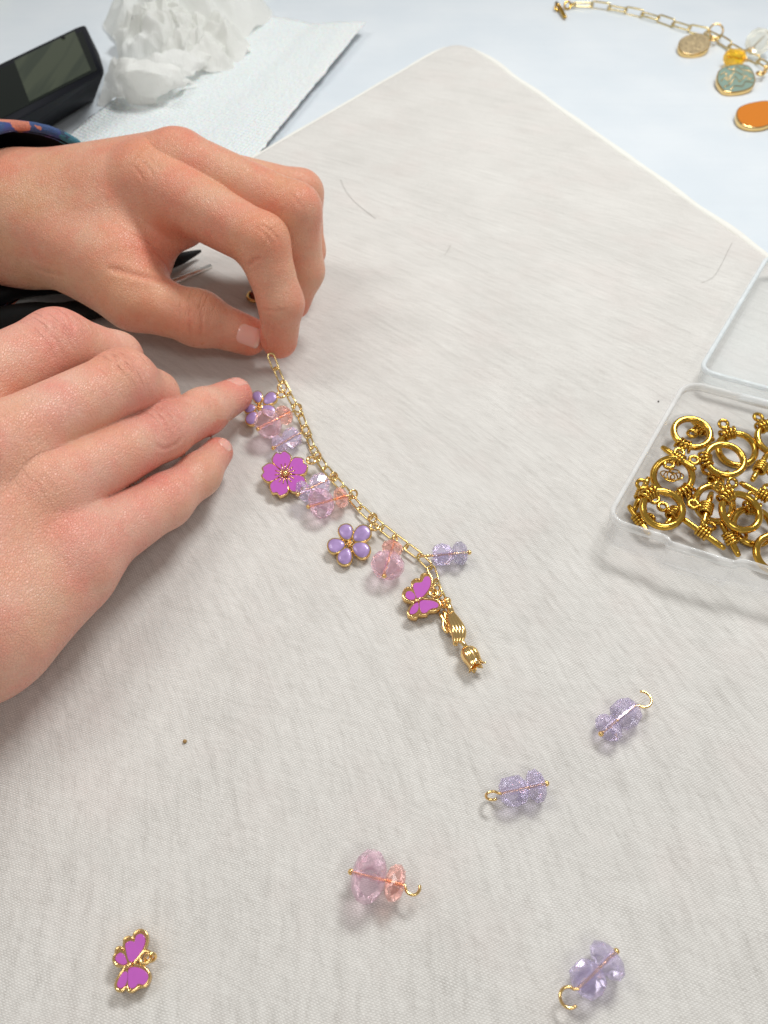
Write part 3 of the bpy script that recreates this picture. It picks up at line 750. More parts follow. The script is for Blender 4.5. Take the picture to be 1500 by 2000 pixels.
def link_mesh(L, Wd, r, name='chain_link'):
    """long oval loop in XY, centred"""
    pts = []; rad = Wd / 2; hs = L / 2 - rad
    for i in range(9): a = -math.pi / 2 + math.pi * i / 8; pts.append((hs + rad * math.cos(a), rad * math.sin(a), 0))
    for i in range(9): a = math.pi / 2 + math.pi * i / 8; pts.append((-hs + rad * math.cos(a), rad * math.sin(a), 0))
    return mesh_of(name, *tube(pts, r, True, 8, up=(0, 0, 1)))
def chain(t, path, L, Wd, r, mat, rolls, zmin):
    """walk a 3-D path laying interlocked links"""
    pts = [Vector(p) for p in path]; me = link_mesh(L, Wd, r); me.materials.append(mat)
    cum = [0]
    for i in range(1, len(pts)): cum.append(cum[-1] + (pts[i] - pts[i - 1]).length)
    def at(s):
        for i in range(1, len(pts)):
            if s <= cum[i]: return pts[i - 1].lerp(pts[i], (s - cum[i - 1]) / max(1e-6, cum[i] - cum[i - 1]))
        return pts[-1]
    s = 0; k = 0; step = L - 2.6 * r; org = t.location
    while s + L * 0.6 < cum[-1]:
        a = at(s); b_ = at(min(cum[-1], s + L)); X = (b_ - a).normalized(); c = (a + b_) / 2
        Z = (Vector((0, 0, 1)) - X * X.z).normalized(); Y = Z.cross(X)
        o = link('chain_link', me, None, t)
        Mx = Matrix((X, Y, Z)).transposed().to_4x4(); Mx = Mx @ Matrix.Rotation(rolls[k % len(rolls)] + random.uniform(-0.15, 0.15), 4, 'X')
        Mx.translation = c - org; o.matrix_local = Mx
        s += step; k += 1
CHP = [(527, 690, 1.15), (545, 735, 0.62), (562, 768, 0.34), (585, 808, 0.22), (601, 850, 0.16), (617, 888, 0.16), (641, 922, 0.16), (668, 952, 0.16), (701, 990, 0.16), (741, 1026, 0.16),
       (781, 1057, 0.16), (818, 1085, 0.16), (840, 1104, 0.14), (851, 1140, 0.14), (866, 1180, 0.18)]
cp = [P(*[float(x) for x in q]) for q in catmull(CHP, 6, False)]
chn = thing('bracelet_chain', 'fine gold link chain with flower, butterfly and bead charms, held at its upper end', 'bracelet', cp[len(cp) // 2])
chain(chn, cp, 0.52, 0.20, 0.029, M_CHAIN, [0.05, 0.95], 0)

def plane_at(px, py, z, tx=0.0, ty=0.0):
    p0 = P(px, py, z); n = Vector((math.sin(ty), -math.sin(tx), math.cos(tx))).normalized(); return p0, n
def plate(pl_, pts, th, k=4, inset=0.02, lift=0.0):
    """extruded outline: traced rim on its own tilted plane, real thickness downwards"""
    p0, nrm = pl_
    top = [Q(float(x), float(y), p0 + nrm * lift, nrm) for x, y in (catmull(pts, k) if k > 1 else pts)]
    c = sum(top, Vector()) / len(top); n = len(top)
    ar = sum((top[i - 1] - c).cross(top[i] - c).dot(nrm) for i in range(n))
    if ar < 0: top.reverse()
    def off(d, dz):
        out = []
        for i in range(n):
            t = (top[(i + 1) % n] - top[i - 1]).normalized(); out.append(top[i] + nrm.cross(t) * d + nrm * dz)
        return out
    rows = [off(inset, -th), off(0, -th + inset), off(0, -inset * 0.8), off(inset, 0)]
    V = [p for r in rows for p in r]; Fc = [tuple(reversed(range(n)))]
    for j in range(3):
        for i in range(n): a = j * n + i; b_ = j * n + (i + 1) % n; Fc.append((a, b_, b_ + n, a + n))
    Fc.append(tuple(range(3 * n, 4 * n)))
    return V, Fc
def flat_part(name, vf, mat, t, label=None):
    o = part(name, vf, mat, t, label=label, smooth=False)
    n = len(o.data.polygons); sm = [len(p.vertices) == 4 for p in o.data.polygons]; o.data.polygons.foreach_set('use_smooth', sm); return o
def jump_ring(t, px, py, z, rpx, rot=0.6, name='jump_ring', mat=None, wire=0.03):
    c = P(px, py, z); r = rpx / S(px, py, z)
    a = Vector((math.cos(rot), math.sin(rot), 0)); bx = Vector((-math.sin(rot) * 0.45, math.cos(rot) * 0.45, 0.85)).normalized()
    part(name, torus(c, r, wire, a, bx, 22, 8), mat or M_GOLD, t)

def petal_flower(label, c, petals, ring_px, eye_px, tilt, z, group):
    pln = plane_at(c[0], c[1], z, *tilt); t = thing('lilac_flower_charm', label, 'flower charm', P(c[0], c[1], 0), group)
    outl = []
    for k_, (x, y, a, b_) in enumerate(petals):
        ang = math.atan2(y - c[1], x - c[0]); pet = []; rimp = []
        for i in range(16):
            q = 2 * math.pi * i / 16; u = a * math.cos(q); w = b_ * math.sin(q) * (1 + 0.22 * math.cos(q))
            pet.append((x + u * math.cos(ang) - w * math.sin(ang), y + u * math.sin(ang) + w * math.cos(ang)))
            u *= 1.17; w *= 1.18
            rimp.append((x + u * math.cos(ang) - w * math.sin(ang), y + u * math.sin(ang) + w * math.cos(ang)))
        flat_part('petal_rim', plate((pln[0] - pln[1] * (0.001 * k_), pln[1]), rimp, 0.13, 1, 0.018), M_GOLD, t)
        # domed enamel
        p0, nrm = pln; base = [Q(px, py, p0, nrm) for px, py in pet]; cen = sum(base, Vector()) / 16
        V = []; 
        for s, hh in ((1.0, 0.0), (0.90, 0.014), (0.5, 0.022), (0.2, 0.024)):
            V += [cen + (p - cen) * s + nrm * hh for p in base]
        V.append(cen + nrm * 0.0245); Fc = []
        for j in range(3):
            for i in range(16): a_ = j * 16 + i; bb = j * 16 + (i + 1) % 16; Fc.append((a_, bb, bb + 16, a_ + 16))
        for i in range(16): Fc.append((48 + i, 48 + (i + 1) % 16, 64))
        part('petal', (V, Fc), M_LIL, t)
    cb = plate((pln[0], pln[1]), [(c[0] + 6 * math.cos(i), c[1] + 6 * math.sin(i)) for i in np.linspace(0, 2 * math.pi, 12, endpoint=False)], 0.1, 1, 0.01, lift=0.008)
    bl = [ball(Q(c[0] + 3.2 * math.cos(i), c[1] + 3.2 * math.sin(i), pln[0] + pln[1] * 0.02, pln[1]), 0.028, 8, 6) for i in np.linspace(0, 2 * math.pi, 6, endpoint=False)]
    part('stamens', join(cb, *bl), M_GOLD, t)
    part('hanging_eye', torus(P(*eye_px, z), 8 / S(*eye_px, z), 0.035, n=18, seg=8), M_GOLD, t)
    jump_ring(t, ring_px[0], ring_px[1], z, 9)
    return t
GF = 'lilac five-petal flower charms on the bracelet'
petal_flower('small lilac flower charm tucked under the outstretched fingertip, nearest the pinch', (507, 794), [(503, 775, 11, 9), (527, 778, 14, 10), (524, 801, 14, 10), (492, 816, 13, 10), (488, 797, 11, 8)], (551, 757), (549, 771), (0.25, 0), 0.50, GF)
petal_flower('lilac flower charm halfway down the chain, beside the pink dangle that faces the viewer', (683, 1061), [(676, 1039, 15, 13), (706, 1043, 18, 14), (705, 1073, 17, 14), (674, 1086, 16, 13), (657, 1065, 16, 13)], (728, 1012), (731, 1029), (0.2, 0), 0.32, GF)

# orchid cherry blossom
def cherry():
    c = (557, 925); z = 0.42; pln = plane_at(c[0], c[1], z, 0.22)
    t = thing('cherry_blossom_charm', 'orchid pink enamel cherry blossom charm with notched petals and gold rim', 'flower charm', P(*c, 0))
    def petal_pts(a, sc, w=1.0, r0=3):
        R = 47 * sc; pts = []
        for (rr, da) in ((r0, 0), (0.28, -0.50), (0.60, -0.60 * w), (0.84, -0.50 * w), (0.99, -0.24), (1.0, -0.13), (0.92, 0.0), (1.0, 0.13), (0.99, 0.24), (0.84, 0.50 * w), (0.60, 0.60 * w), (0.28, 0.50)):
            rad = rr if rr == r0 else rr * R
            pts.append((c[0] + rad * math.cos(a + da), c[1] - rad * 0.96 * math.sin(a + da)))
        return pts
    for k_ in range(5):
        a = math.radians(100 - 72 * k_ + 3)
        flat_part('petal_rim', plate((pln[0] - pln[1] * (0.0012 * k_), pln[1]), petal_pts(a, 1.0, 1.06), 0.15, 3, 0.016), M_GOLD, t)
        flat_part('petal', plate(pln, petal_pts(a, 0.945, 0.985, 5), 0.02, 3, 0.006, lift=0.012), M_MAG, t)
    for i in range(15):
        a = 2 * math.pi * i / 15 + 0.1; L = 20 if i % 3 else 14
        p1 = Q(c[0] + 6 * math.cos(a), c[1] + 6 * math.sin(a), pln[0] + pln[1] * 0.016, pln[1]); p2 = Q(c[0] + L * math.cos(a), c[1] + L * math.sin(a), pln[0] + pln[1] * 0.016, pln[1])
        part('stamen', tube([p1, p2], 0.015, seg=5), M_RIM, t)
    part('blossom_centre', ball(Q(*c, pln[0] + pln[1] * 0.03, pln[1]), 0.10), M_GOLD, t)
    part('hanging_eye', torus(P(608, 899, z), 0.12, 0.04, n=18, seg=8), M_GOLD, t)
    jump_ring(t, 620, 892, z + 0.03, 9, 1.0)
cherry()

def butterfly(label, org, k, outer, wings, z, tilt, ring, eye, body, rotr):
    f_ = lambda pts: [(org[0] + x / k, org[1] + y / k) for x, y in pts]
    o_ = f_(outer); c = np.mean(o_, axis=0); pln = plane_at(c[0], c[1], z, *tilt)
    t = thing('butterfly_charm', label, 'butterfly charm', P(c[0], c[1], 0), 'orchid enamel butterfly charms')
    flat_part('gold_base', plate(pln, o_, 0.20, 3, 0.02), M_RIM, t)
    # raised rim wire round the outline
    rimp = [Q(float(x), float(y), pln[0] + pln[1] * 0.0, pln[1]) for x, y in catmull(o_, 3)]
    cen = sum(rimp, Vector()) / len(rimp); rimp = [p + (cen - p).normalized() * 0.02 for p in rimp]
    part('raised_rim', tube(rimp, 0.028, True, 6), M_GOLD, t)
    for w in wings: flat_part('wing', plate(pln, f_(w), 0.03, 3, 0.008, lift=0.016), M_MAG, t)
    a, b_ = f_(body); A = Q(*a, pln[0] + pln[1] * 0.03, pln[1]); B = Q(*b_, pln[0] + pln[1] * 0.03, pln[1])
    part('body', tube([A, A.lerp(B, 0.5), B], [0.03, 0.05, 0.03], seg=8), M_GOLD, t)
    e = f_([eye])[0]; part('hanging_eye', torus(P(*e, z), 0.10, 0.035, n=18, seg=8), M_GOLD, t)
    r = f_([ring])[0]; jump_ring(t, r[0], r[1], z + 0.02, 10, rotr)
    return t
butterfly('orchid enamel butterfly charm hanging near the lower end of the chain above the tulip', (630, 980), 4.545,
    [(705, 830), (720, 785), (755, 757), (790, 765), (790, 710), (830, 680), (865, 685), (880, 645), (925, 630), (962, 650), (975, 700), (962, 770), (915, 840), (885, 864), (960, 860), (1030, 880), (1055, 915), (1040, 955), (1000, 970), (950, 975), (930, 1003), (880, 1008), (855, 1005), (835, 1032), (790, 1028), (752, 1000), (768, 950), (806, 905), (780, 888), (730, 870)],
    [[(835, 850), (805, 760), (820, 720), (880, 712), (905, 668), (942, 662), (960, 700), (950, 760), (900, 830), (860, 855)],
     [(736, 835), (745, 800), (780, 792), (812, 815), (824, 855), (790, 870), (755, 860)],
     [(865, 882), (920, 872), (990, 882), (1028, 908), (1018, 938), (965, 948), (925, 980), (885, 985), (862, 940)],
     [(848, 892), (853, 940), (832, 982), (790, 998), (772, 980), (792, 932), (828, 897)]],
    0.34, (0.12, 0.0), (1010, 780), (985, 810), ((815, 885), (885, 855)), 0.9)
butterfly('loose orchid enamel butterfly charm lying alone by the lower left', (200, 1780), 10,
    [(420, 600), (430, 520), (520, 480), (600, 500), (640, 400), (740, 345), (830, 370), (885, 450), (880, 600), (830, 740), (745, 860), (650, 990), (650, 1050), (780, 1070), (900, 1160), (940, 1280), (900, 1400), (830, 1480), (730, 1495), (670, 1530), (570, 1590), (500, 1565), (465, 1490), (390, 1565), (310, 1575), (250, 1510), (260, 1400), (330, 1250), (415, 1130), (380, 1085), (270, 1065), (210, 990), (200, 900), (245, 820), (258, 725), (320, 685), (400, 705)],
    [[(560, 990), (500, 940), (455, 750), (445, 650), (485, 595), (560, 575), (625, 590), (645, 500), (700, 445), (775, 445), (825, 500), (832, 600), (785, 740), (700, 880), (620, 975)],
     [(400, 1045), (285, 990), (250, 920), (282, 850), (350, 805), (420, 845), (458, 930), (478, 1010)],
     [(510, 1115), (620, 1088), (755, 1115), (865, 1195), (902, 1275), (872, 1378), (800, 1435), (700, 1418), (640, 1485), (560, 1505), (503, 1450), (495, 1300)],
     [(480, 1185), (488, 1320), (448, 1440), (380, 1495), (322, 1495), (285, 1440), (312, 1325), (400, 1195)]],
    0.30, (0.10, 0.05), (935, 900), (840, 900), (430 and (450, 1100), (570, 1020)), 0.3)

# tulip charm
def tulip():
    t = thing('tulip_charm', 'polished gold tulip charm with ribbed leaves at the free end of the chain', 'tulip charm', P(890, 1240, 0))
    z = 0.26; G = lambda x, y, zz=z: P(800 + x / 8.333, 1120 + y / 8.333, zz)
    part('top_loop', join(ball(G(610, 450), 0.105), torus(G(545, 500, 0.25), 0.10, 0.032, (0.5, -0.86, 0), (0, 0, 1), 18, 8), tube([G(612, 470), G(650, 560), G(690, 640)], [0.085, 0.08, 0.07])), M_GOLD, t)
    ribs = []
    for k_ in range(4):
        o_ = (k_ - 1.5)
        pts = [G(660 + o_ * 22, 610 + abs(o_) * 8), G(720 + o_ * 46, 760, z + 0.06), G(785 + o_ * 52, 900, z + 0.09), G(800 + o_ * 50, 1010, z + 0.07), G(790 + o_ * 38 - 5, 1120, z + 0.02)]
        pts = [Vector(p) for p in catmull(pts, 5, False)]
        n = len(pts); ribs.append(tube(pts, [0.035 + 0.04 * math.sin(math.pi * i / (n - 1)) for i in range(n)], seg=8))
    part('leaf', join(*ribs), M_GOLD, t, label='long ribbed leaf')
    for pp in ([(560, 620), (590, 760), (640, 900), (700, 1000), (690, 860), (640, 720)], [(490, 660), (540, 760), (545, 880), (610, 960), (620, 850), (560, 760)]):
        pts = [Vector(p) for p in catmull([G(x, y, 0.16) for x, y in pp], 4)]; part('leaf', tube(pts, 0.035, True, 8), M_GOLD, t)
        c = sum(pts, Vector()) / len(pts); n = len(pts)
        part('leaf', ([p + Vector((0, 0, -0.01)) for p in pts] + [c + Vector((0, 0, 0.05))], [(i, (i + 1) % n, n) for i in range(n)]), M_RIM, t)
    part('stem', tube([G(740, 1160, 0.2), G(770, 1090), G(850, 1110), G(920, 1200, 0.28)], [0.07, 0.06, 0.06, 0.055], seg=10), M_GOLD, t)
    A = G(900, 1200, 0.30); B = G(1075, 1500, 0.27); X = (B - A).normalized(); Z = (Vector((0, 0, 1)) - X * X.z).normalized(); Y = Z.cross(X); L = (B - A).length
    prof_ = [(0, 0.06), (0.06, 0.12), (0.16, 0.18), (0.34, 0.222), (0.58, 0.222), (0.80, 0.195), (0.96, 0.19), (1.06, 0.215), (1.12, 0.245)]
    wid = [0.8, 0.9, 0.98, 1.0, 1.0, 0.95, 0.86, 0.62, 0.15]
    for pi_ in range(6):
        a0 = 2 * math.pi * pi_ / 6 + 0.35; V = []; Fc = []; m_ = 11; sh = 0.0 if pi_ % 2 == 0 else -0.022
        for j, (s_, r) in enumerate(prof_):
            for i in range(m_):
                u = -1 + 2 * i / (m_ - 1); a = a0 + u * wid[j] * 0.62; rr = (r + sh) * (1 - 0.10 * u * u)
                V.append(A + X * (s_ * L) + (Y * math.cos(a) + Z * math.sin(a)) * rr)
        for j in range(len(prof_) - 1):
            for i in range(m_ - 1): a = j * m_ + i; Fc.append((a, a + 1, a + m_ + 1, a + m_))
        po = part('petal', (V, Fc), M_GOLD, t); md = po.modifiers.new('thickness', 'SOLIDIFY'); md.thickness = 0.03
    rows = [(0, 0.05), (0.10, 0.14), (0.3, 0.20), (0.6, 0.18), (0.72, 0.10)]; V = []; Fc = []; n = 16
    for s_, r in rows:
        for i in range(n): a = 2 * math.pi * i / n; V.append(A + X * (s_ * L) + (Y * math.cos(a) + Z * math.sin(a)) * r)
    for j in range(len(rows) - 1):
        for i in range(n): a = j * n + i; b_ = j * n + (i + 1) % n; Fc.append((a, b_, b_ + n, a + n))
    Fc.append(tuple(range(4 * n, 5 * n))); Fc.append(tuple(reversed(range(n))))
    part('tulip_bud', (V, Fc), M_GOLD, t)
tulip()

# ------------------------------------------------------------------ clear plastic box with toggle clasps
zr = 1.15
N0 = P(1180, 1012, zr); ul = (P(1330, 752, zr) - N0); uf = (P(1500, 1108, zr) - P(1215, 1020, zr)).normalized()
WL = ul.length + 0.35; vl = (P(1330, 742, zr) - P(1180, 1000, zr)).normalized(); WF = 8.6
def rrect(o0, a, b_, la, lb, r, jog=None, n=8):
    pts = []
    for (cx, cy, a0) in ((r, r, math.pi), (la - r, r, 1.5 * math.pi), (la - r, lb - r, 0), (r, lb - r, 0.5 * math.pi)):
        for i in range(n + 1):
            q = a0 + 0.5 * math.pi * i / n; pts.append((cx + r * math.cos(q), cy + r * math.sin(q)))
        if jog and a0 == math.pi:
            for s, d in jog: pts.append((s, d))
    return [o0 + a * x + b_ * y for x, y in pts]
jog = [(1.45, 0.0), (1.55, -0.03), (1.64, -0.13), (1.76, -0.15), (3.15, -0.15), (3.25, -0.12), (3.34, -0.02), (3.45, 0.0)]
def loft(outl, prof, close_last=True):
    n = len(outl); V = []; Fc = []; sg = -1 if area2(outl) < 0 else 1
    for off, z in prof:
        for p in offset_poly(outl, -sg * off): V.append(Vector((p.x, p.y, z)))
    for j in range(len(prof) - 1):
        for i in range(n): a = j * n + i; bb = j * n + (i + 1) % n; Fc.append((a, bb, bb + n, a + n))
    Fc.append(tuple(reversed(range(n)))); Fc.append(tuple(range((len(prof) - 1) * n, len(prof) * n)))
    return V, Fc
box = thing('plastic_box', 'clear plastic snap box lying open, tray full of gold toggle clasps', 'plastic box', N0 - Vector((0, 0, zr)))
to = rrect(Vector((N0.x, N0.y, 0)), uf, vl, WF, WL, 0.55, jog)
part('tray', loft(to, [(0.22, 0.005), (0.12, 0.02), (0.07, 0.09), (0.03, 0.9), (0.09, 0.92), (0.11, 0.9), (0.15, 0.14), (0.22, 0.08), (0.34, 0.06)]), M_TRAY, box)
def band(outl, prof):
    n = len(outl); V = []; Fc = []; sg = -1 if area2(outl) < 0 else 1; m_ = len(prof)
    for off, z in prof:
        for p in offset_poly(outl, -sg * off): V.append(Vector((p.x, p.y, z)))
    for j in range(m_):
        for i in range(n): a = j * n + i; bb = j * n + (i + 1) % n; c = ((j + 1) % m_) * n + (i + 1) % n; d = ((j + 1) % m_) * n + i; Fc.append((a, bb, c, d))
    return V, Fc
part('tray_rim', band(to, [(0.0, 0.93), (-0.01, 1.10), (0.03, 1.15), (0.09, 1.15), (0.125, 1.10), (0.125, 0.93)]), M_TLIP, box, label='thicker frosted rim of the tray')
# lid
zl = 0.75
L0 = P(1362, 722, zl); lf_ = (P(1500, 768, zl) - P(1385, 737, zl)).normalized(); ll = (P(1504, 484, zl) - P(1374, 700, zl)).normalized()
lo_ = rrect(Vector((L0.x, L0.y, 0)), lf_, ll, 8.6, 7.4, 0.5)
part('lid', loft(lo_, [(0.16, 0.09), (0.08, 0.12), (0.05, 0.18), (0.03, 0.60), (0.09, 0.62), (0.11, 0.6), (0.13, 0.22), (0.20, 0.16)]), M_LID, box)
part('lid_rim', band(lo_, [(0.0, 0.63), (-0.01, 0.72), (0.03, 0.76), (0.10, 0.76), (0.13, 0.72), (0.13, 0.63)]), M_LIP, box, label='thicker frosted rim of the lid')
hb = N0 - Vector((0, 0, 0)) + vl * (WL + 0.02) + uf * 1.6
def obox(o0, a, b_, c, la, lb, lc):
    V = [o0 + a * (la * i) + b_ * (lb * j) + c * (lc * k_) for i in (0, 1) for j in (0, 1) for k_ in (0, 1)]
    return V, [(0, 1, 3, 2), (4, 6, 7, 5), (0, 4, 5, 1), (2, 3, 7, 6), (0, 2, 6, 4), (1, 5, 7, 3)]
part('hinge', obox(Vector((hb.x, hb.y, 0.80)), uf, vl, Vector((0, 0, 1)), 1.3, 0.3, 0.10), M_LIP, box, smooth=False)

CR = lambda x, y, z: P(1200 + x / 5, 780 + y / 5, z)
def make_ring_parts(Rm, t):
    r = 0.096
    bands = []
    for k_ in range(4):
        a = (k_ - 1.5) * 0.20
        c = Vector((math.cos(a), math.sin(a), 0)) * (Rm + 0.03); rad = Vector((math.cos(a), math.sin(a), 0))
        pts = circle(c, 1, rad * 0.165, Vector((0, 0, 0.125)), 18); bands.append(pts)
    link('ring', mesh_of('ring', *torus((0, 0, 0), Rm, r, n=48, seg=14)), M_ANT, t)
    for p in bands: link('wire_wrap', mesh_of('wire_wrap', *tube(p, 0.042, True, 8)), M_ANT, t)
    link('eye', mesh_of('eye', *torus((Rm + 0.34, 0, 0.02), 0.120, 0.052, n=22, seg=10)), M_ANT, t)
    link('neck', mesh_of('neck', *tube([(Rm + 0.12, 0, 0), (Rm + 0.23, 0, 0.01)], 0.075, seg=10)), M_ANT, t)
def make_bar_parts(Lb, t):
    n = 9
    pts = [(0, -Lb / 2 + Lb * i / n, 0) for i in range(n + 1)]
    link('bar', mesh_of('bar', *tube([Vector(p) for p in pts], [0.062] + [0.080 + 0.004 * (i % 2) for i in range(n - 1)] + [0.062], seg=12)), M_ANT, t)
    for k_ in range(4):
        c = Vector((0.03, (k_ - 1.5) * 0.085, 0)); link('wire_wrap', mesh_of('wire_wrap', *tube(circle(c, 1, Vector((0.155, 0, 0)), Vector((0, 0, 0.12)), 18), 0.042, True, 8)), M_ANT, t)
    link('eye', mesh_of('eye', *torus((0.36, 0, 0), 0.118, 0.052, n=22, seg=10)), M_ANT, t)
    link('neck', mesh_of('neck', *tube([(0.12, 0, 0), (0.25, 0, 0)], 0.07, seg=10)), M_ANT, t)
proto = {}
def toggle(kind, label, c, dirp, z, tiltx=0.0, tilty=0.0, size=None):
    """c: centre (crop px), dirp: point its eye points to"""
    A = CR(*c, z); B = CR(*dirp, z); a = math.atan2(B.y - A.y, B.x - A.x)
    name = 'toggle_ring' if kind == 'ring' else 'toggle_bar'
    key = (kind, size)
    if key not in proto:
        t = thing(name, label, 'toggle clasp', A, 'gold toggle clasp rings in the tray' if kind == 'ring' else 'gold toggle clasp bars in the tray')
        (make_ring_parts if kind == 'ring' else make_bar_parts)(size, t); proto[key] = t
    else:
        s = proto[key]; t = s.copy(); COL.objects.link(t); t['label'] = label
        for ch in list(s.children):
            cpy = ch.copy(); COL.objects.link(cpy); cpy.parent = t
    t.location = A; t.rotation_euler = (Matrix.Rotation(0.30 if kind == 'ring' else 0.08, 3, 'X') @ Matrix.Rotation(a, 3, 'Z') @ Matrix.Rotation(tilty, 3, 'Y') @ Matrix.Rotation(tiltx, 3, 'X')).to_euler()
    return t
RS = 0.50
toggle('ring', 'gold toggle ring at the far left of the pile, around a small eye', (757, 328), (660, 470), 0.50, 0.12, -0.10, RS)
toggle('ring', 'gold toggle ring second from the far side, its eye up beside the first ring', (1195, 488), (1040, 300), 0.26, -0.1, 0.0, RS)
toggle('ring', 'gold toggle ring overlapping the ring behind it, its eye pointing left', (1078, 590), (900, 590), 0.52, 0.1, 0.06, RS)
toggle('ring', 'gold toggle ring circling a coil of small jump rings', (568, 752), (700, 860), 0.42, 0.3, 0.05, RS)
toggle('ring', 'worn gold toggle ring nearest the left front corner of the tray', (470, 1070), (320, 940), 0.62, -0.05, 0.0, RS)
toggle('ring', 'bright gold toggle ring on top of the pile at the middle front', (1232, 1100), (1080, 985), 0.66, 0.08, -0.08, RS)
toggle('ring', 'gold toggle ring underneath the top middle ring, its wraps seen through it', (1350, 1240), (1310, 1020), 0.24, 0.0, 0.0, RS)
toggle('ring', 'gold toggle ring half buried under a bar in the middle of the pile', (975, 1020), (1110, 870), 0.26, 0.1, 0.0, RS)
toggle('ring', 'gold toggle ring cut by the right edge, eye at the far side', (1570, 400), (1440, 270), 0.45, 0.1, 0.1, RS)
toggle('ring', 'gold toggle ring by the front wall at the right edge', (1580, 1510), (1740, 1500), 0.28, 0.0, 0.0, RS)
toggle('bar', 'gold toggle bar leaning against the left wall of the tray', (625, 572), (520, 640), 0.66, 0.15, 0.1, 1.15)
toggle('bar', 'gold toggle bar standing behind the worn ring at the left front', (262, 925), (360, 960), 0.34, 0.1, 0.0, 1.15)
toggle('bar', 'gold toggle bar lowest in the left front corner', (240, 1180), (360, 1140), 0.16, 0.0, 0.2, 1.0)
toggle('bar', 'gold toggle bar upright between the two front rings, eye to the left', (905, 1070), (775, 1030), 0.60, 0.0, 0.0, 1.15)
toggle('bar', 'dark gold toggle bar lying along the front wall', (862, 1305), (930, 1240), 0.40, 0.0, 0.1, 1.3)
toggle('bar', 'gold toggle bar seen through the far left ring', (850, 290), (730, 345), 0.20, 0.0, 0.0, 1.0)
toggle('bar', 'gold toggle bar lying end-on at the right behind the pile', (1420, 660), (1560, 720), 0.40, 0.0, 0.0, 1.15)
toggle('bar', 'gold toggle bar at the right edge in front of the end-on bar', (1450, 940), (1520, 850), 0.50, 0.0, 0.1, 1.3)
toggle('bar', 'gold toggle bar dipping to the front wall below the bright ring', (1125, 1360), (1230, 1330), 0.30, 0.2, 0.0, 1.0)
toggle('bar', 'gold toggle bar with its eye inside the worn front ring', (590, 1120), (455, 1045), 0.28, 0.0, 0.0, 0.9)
toggle('bar', 'gold toggle bar whose end shows beside the upper right of the pile', (1000, 780), (900, 700), 0.14, 0.0, 0.0, 0.9)
jr = thing('small_jump_rings', 'coil of thin gold jump rings inside one toggle ring', 'jump rings', CR(540, 750, 0.2))
for i in range(4):
    c = CR(520 + 30 * i, 740 + 14 * (i % 2), 0.30 + 0.05 * i); part('jump_ring', torus(c, 0.20 - 0.015 * i, 0.02, (1, 0, 0.2 * (i - 1)), (0, 1, 0.25 * (i % 3 - 1)), 24, 6), M_ANT, jr)

# ------------------------------------------------------------------ second bracelet on the table, top right
TT = TZ
CK = lambda x, y, z=TT + 0.1: P(1060 + x / 3.409, y / 3.409, z)
path = [CK(x, y, z) for x, y, z in ((205, 30, TT + .15), (365, 32, TT + .15), (500, 60, TT + .15), (620, 80, TT + .2), (745, 112, TT + .2), (850, 150, TT + .2), (980, 190, TT + .2), (1100, 215, TT + .25), (1200, 270, TT + .3), (1310, 345, TT + .25), (1430, 395, TT + .2), (1500, 440, TT + .2), (1650, 520, TT + .2), (1900, 640, TT + .2))]
ch2 = thing('paperclip_chain', 'gold paperclip link chain lying on the white table at the far right', 'bracelet', path[5])
chain(ch2, path, 1.12, 0.36, 0.045, M_CHAIN, [0.25, 1.35], 0)
tg = thing('toggle_end', 'small gold clasp end tied to the paperclip chain', 'clasp', CK(130, 60, TT))
part('bar', tube([CK(90, 20, TT + .25), CK(120, 60, TT + .2), CK(150, 115, TT + .15)], [0.10, 0.12, 0.09], seg=10), M_ANT, tg)
part('loop', torus(CK(165, 35, TT + .2), 0.2, 0.06, (0.9, 0.2, 0), (0, 0.7, 0.7), 20, 8), M_ANT, tg)
part('loop', torus(CK(100, 50, TT + .2), 0.16, 0.06, (0.9, -0.2, 0), (0, 0.7, 0.7), 20, 8), M_ANT, tg)
part('loop', torus(CK(205, 30, TT + .2), 0.13, 0.05, (0.9, 0.2, 0), (0, 1, 0.2), 20, 8), M_CHAIN, tg)

def charm2(name, label, cat, pts, z, th, tilt, mat_in, rimw=0.93, mat_rim=None, k=4):
    pp = [(1060 + x / 3.409, y / 3.409) for x, y in pts]; c = np.mean(pp, axis=0); pln = plane_at(c[0], c[1], z, *tilt)
    t = thing(name, label, cat, P(c[0], c[1], TT))
    flat_part('rim', plate(pln, pp, th, k, 0.03), mat_rim or M_GOLD, t)
    inn = [(c[0] + (x - c[0]) * rimw, c[1] + (y - c[1]) * rimw) for x, y in pp]
    flat_part('face', plate(pln, inn, 0.03, k, 0.012, lift=0.014), mat_in, t)
    return t, pln
t, _ = charm2('gold_disc_charm', 'matte gold oval disc charm hanging from the paperclip chain', 'disc charm',
       [(903, 292), (920, 258), (960, 234), (1010, 222), (1058, 222), (1096, 236), (1115, 262), (1118, 292), (1102, 324), (1068, 346), (1025, 358), (978, 361), (935, 350), (910, 326)], TT + 0.35, 0.28, (0.15, 0), M_COIN, 0.95)
part('hanging_eye', torus(CK(1135, 262, TT + .3), 0.16, 0.05, n=18, seg=8), M_GOLD, t)
part('jump_ring', torus(CK(1155, 205, TT + .45), 0.36, 0.05, (0.95, -0.2, 0), (0.1, 0.6, 0.7), 28, 8), M_GOLD, t)
t, pln = charm2('artichoke_charm', 'sage green enamel scaled charm with gold zigzag lines, on the table', 'enamel charm',
       [(1160, 505), (1172, 468), (1210, 443), (1260, 430), (1310, 426), (1360, 432), (1393, 455), (1412, 495), (1418, 535), (1400, 575), (1350, 600), (1290, 612), (1235, 612), (1200, 598), (1178, 570), (1162, 540)], TT + 0.38, 0.26, (0.15, 0), M_TEAL, 0.94)
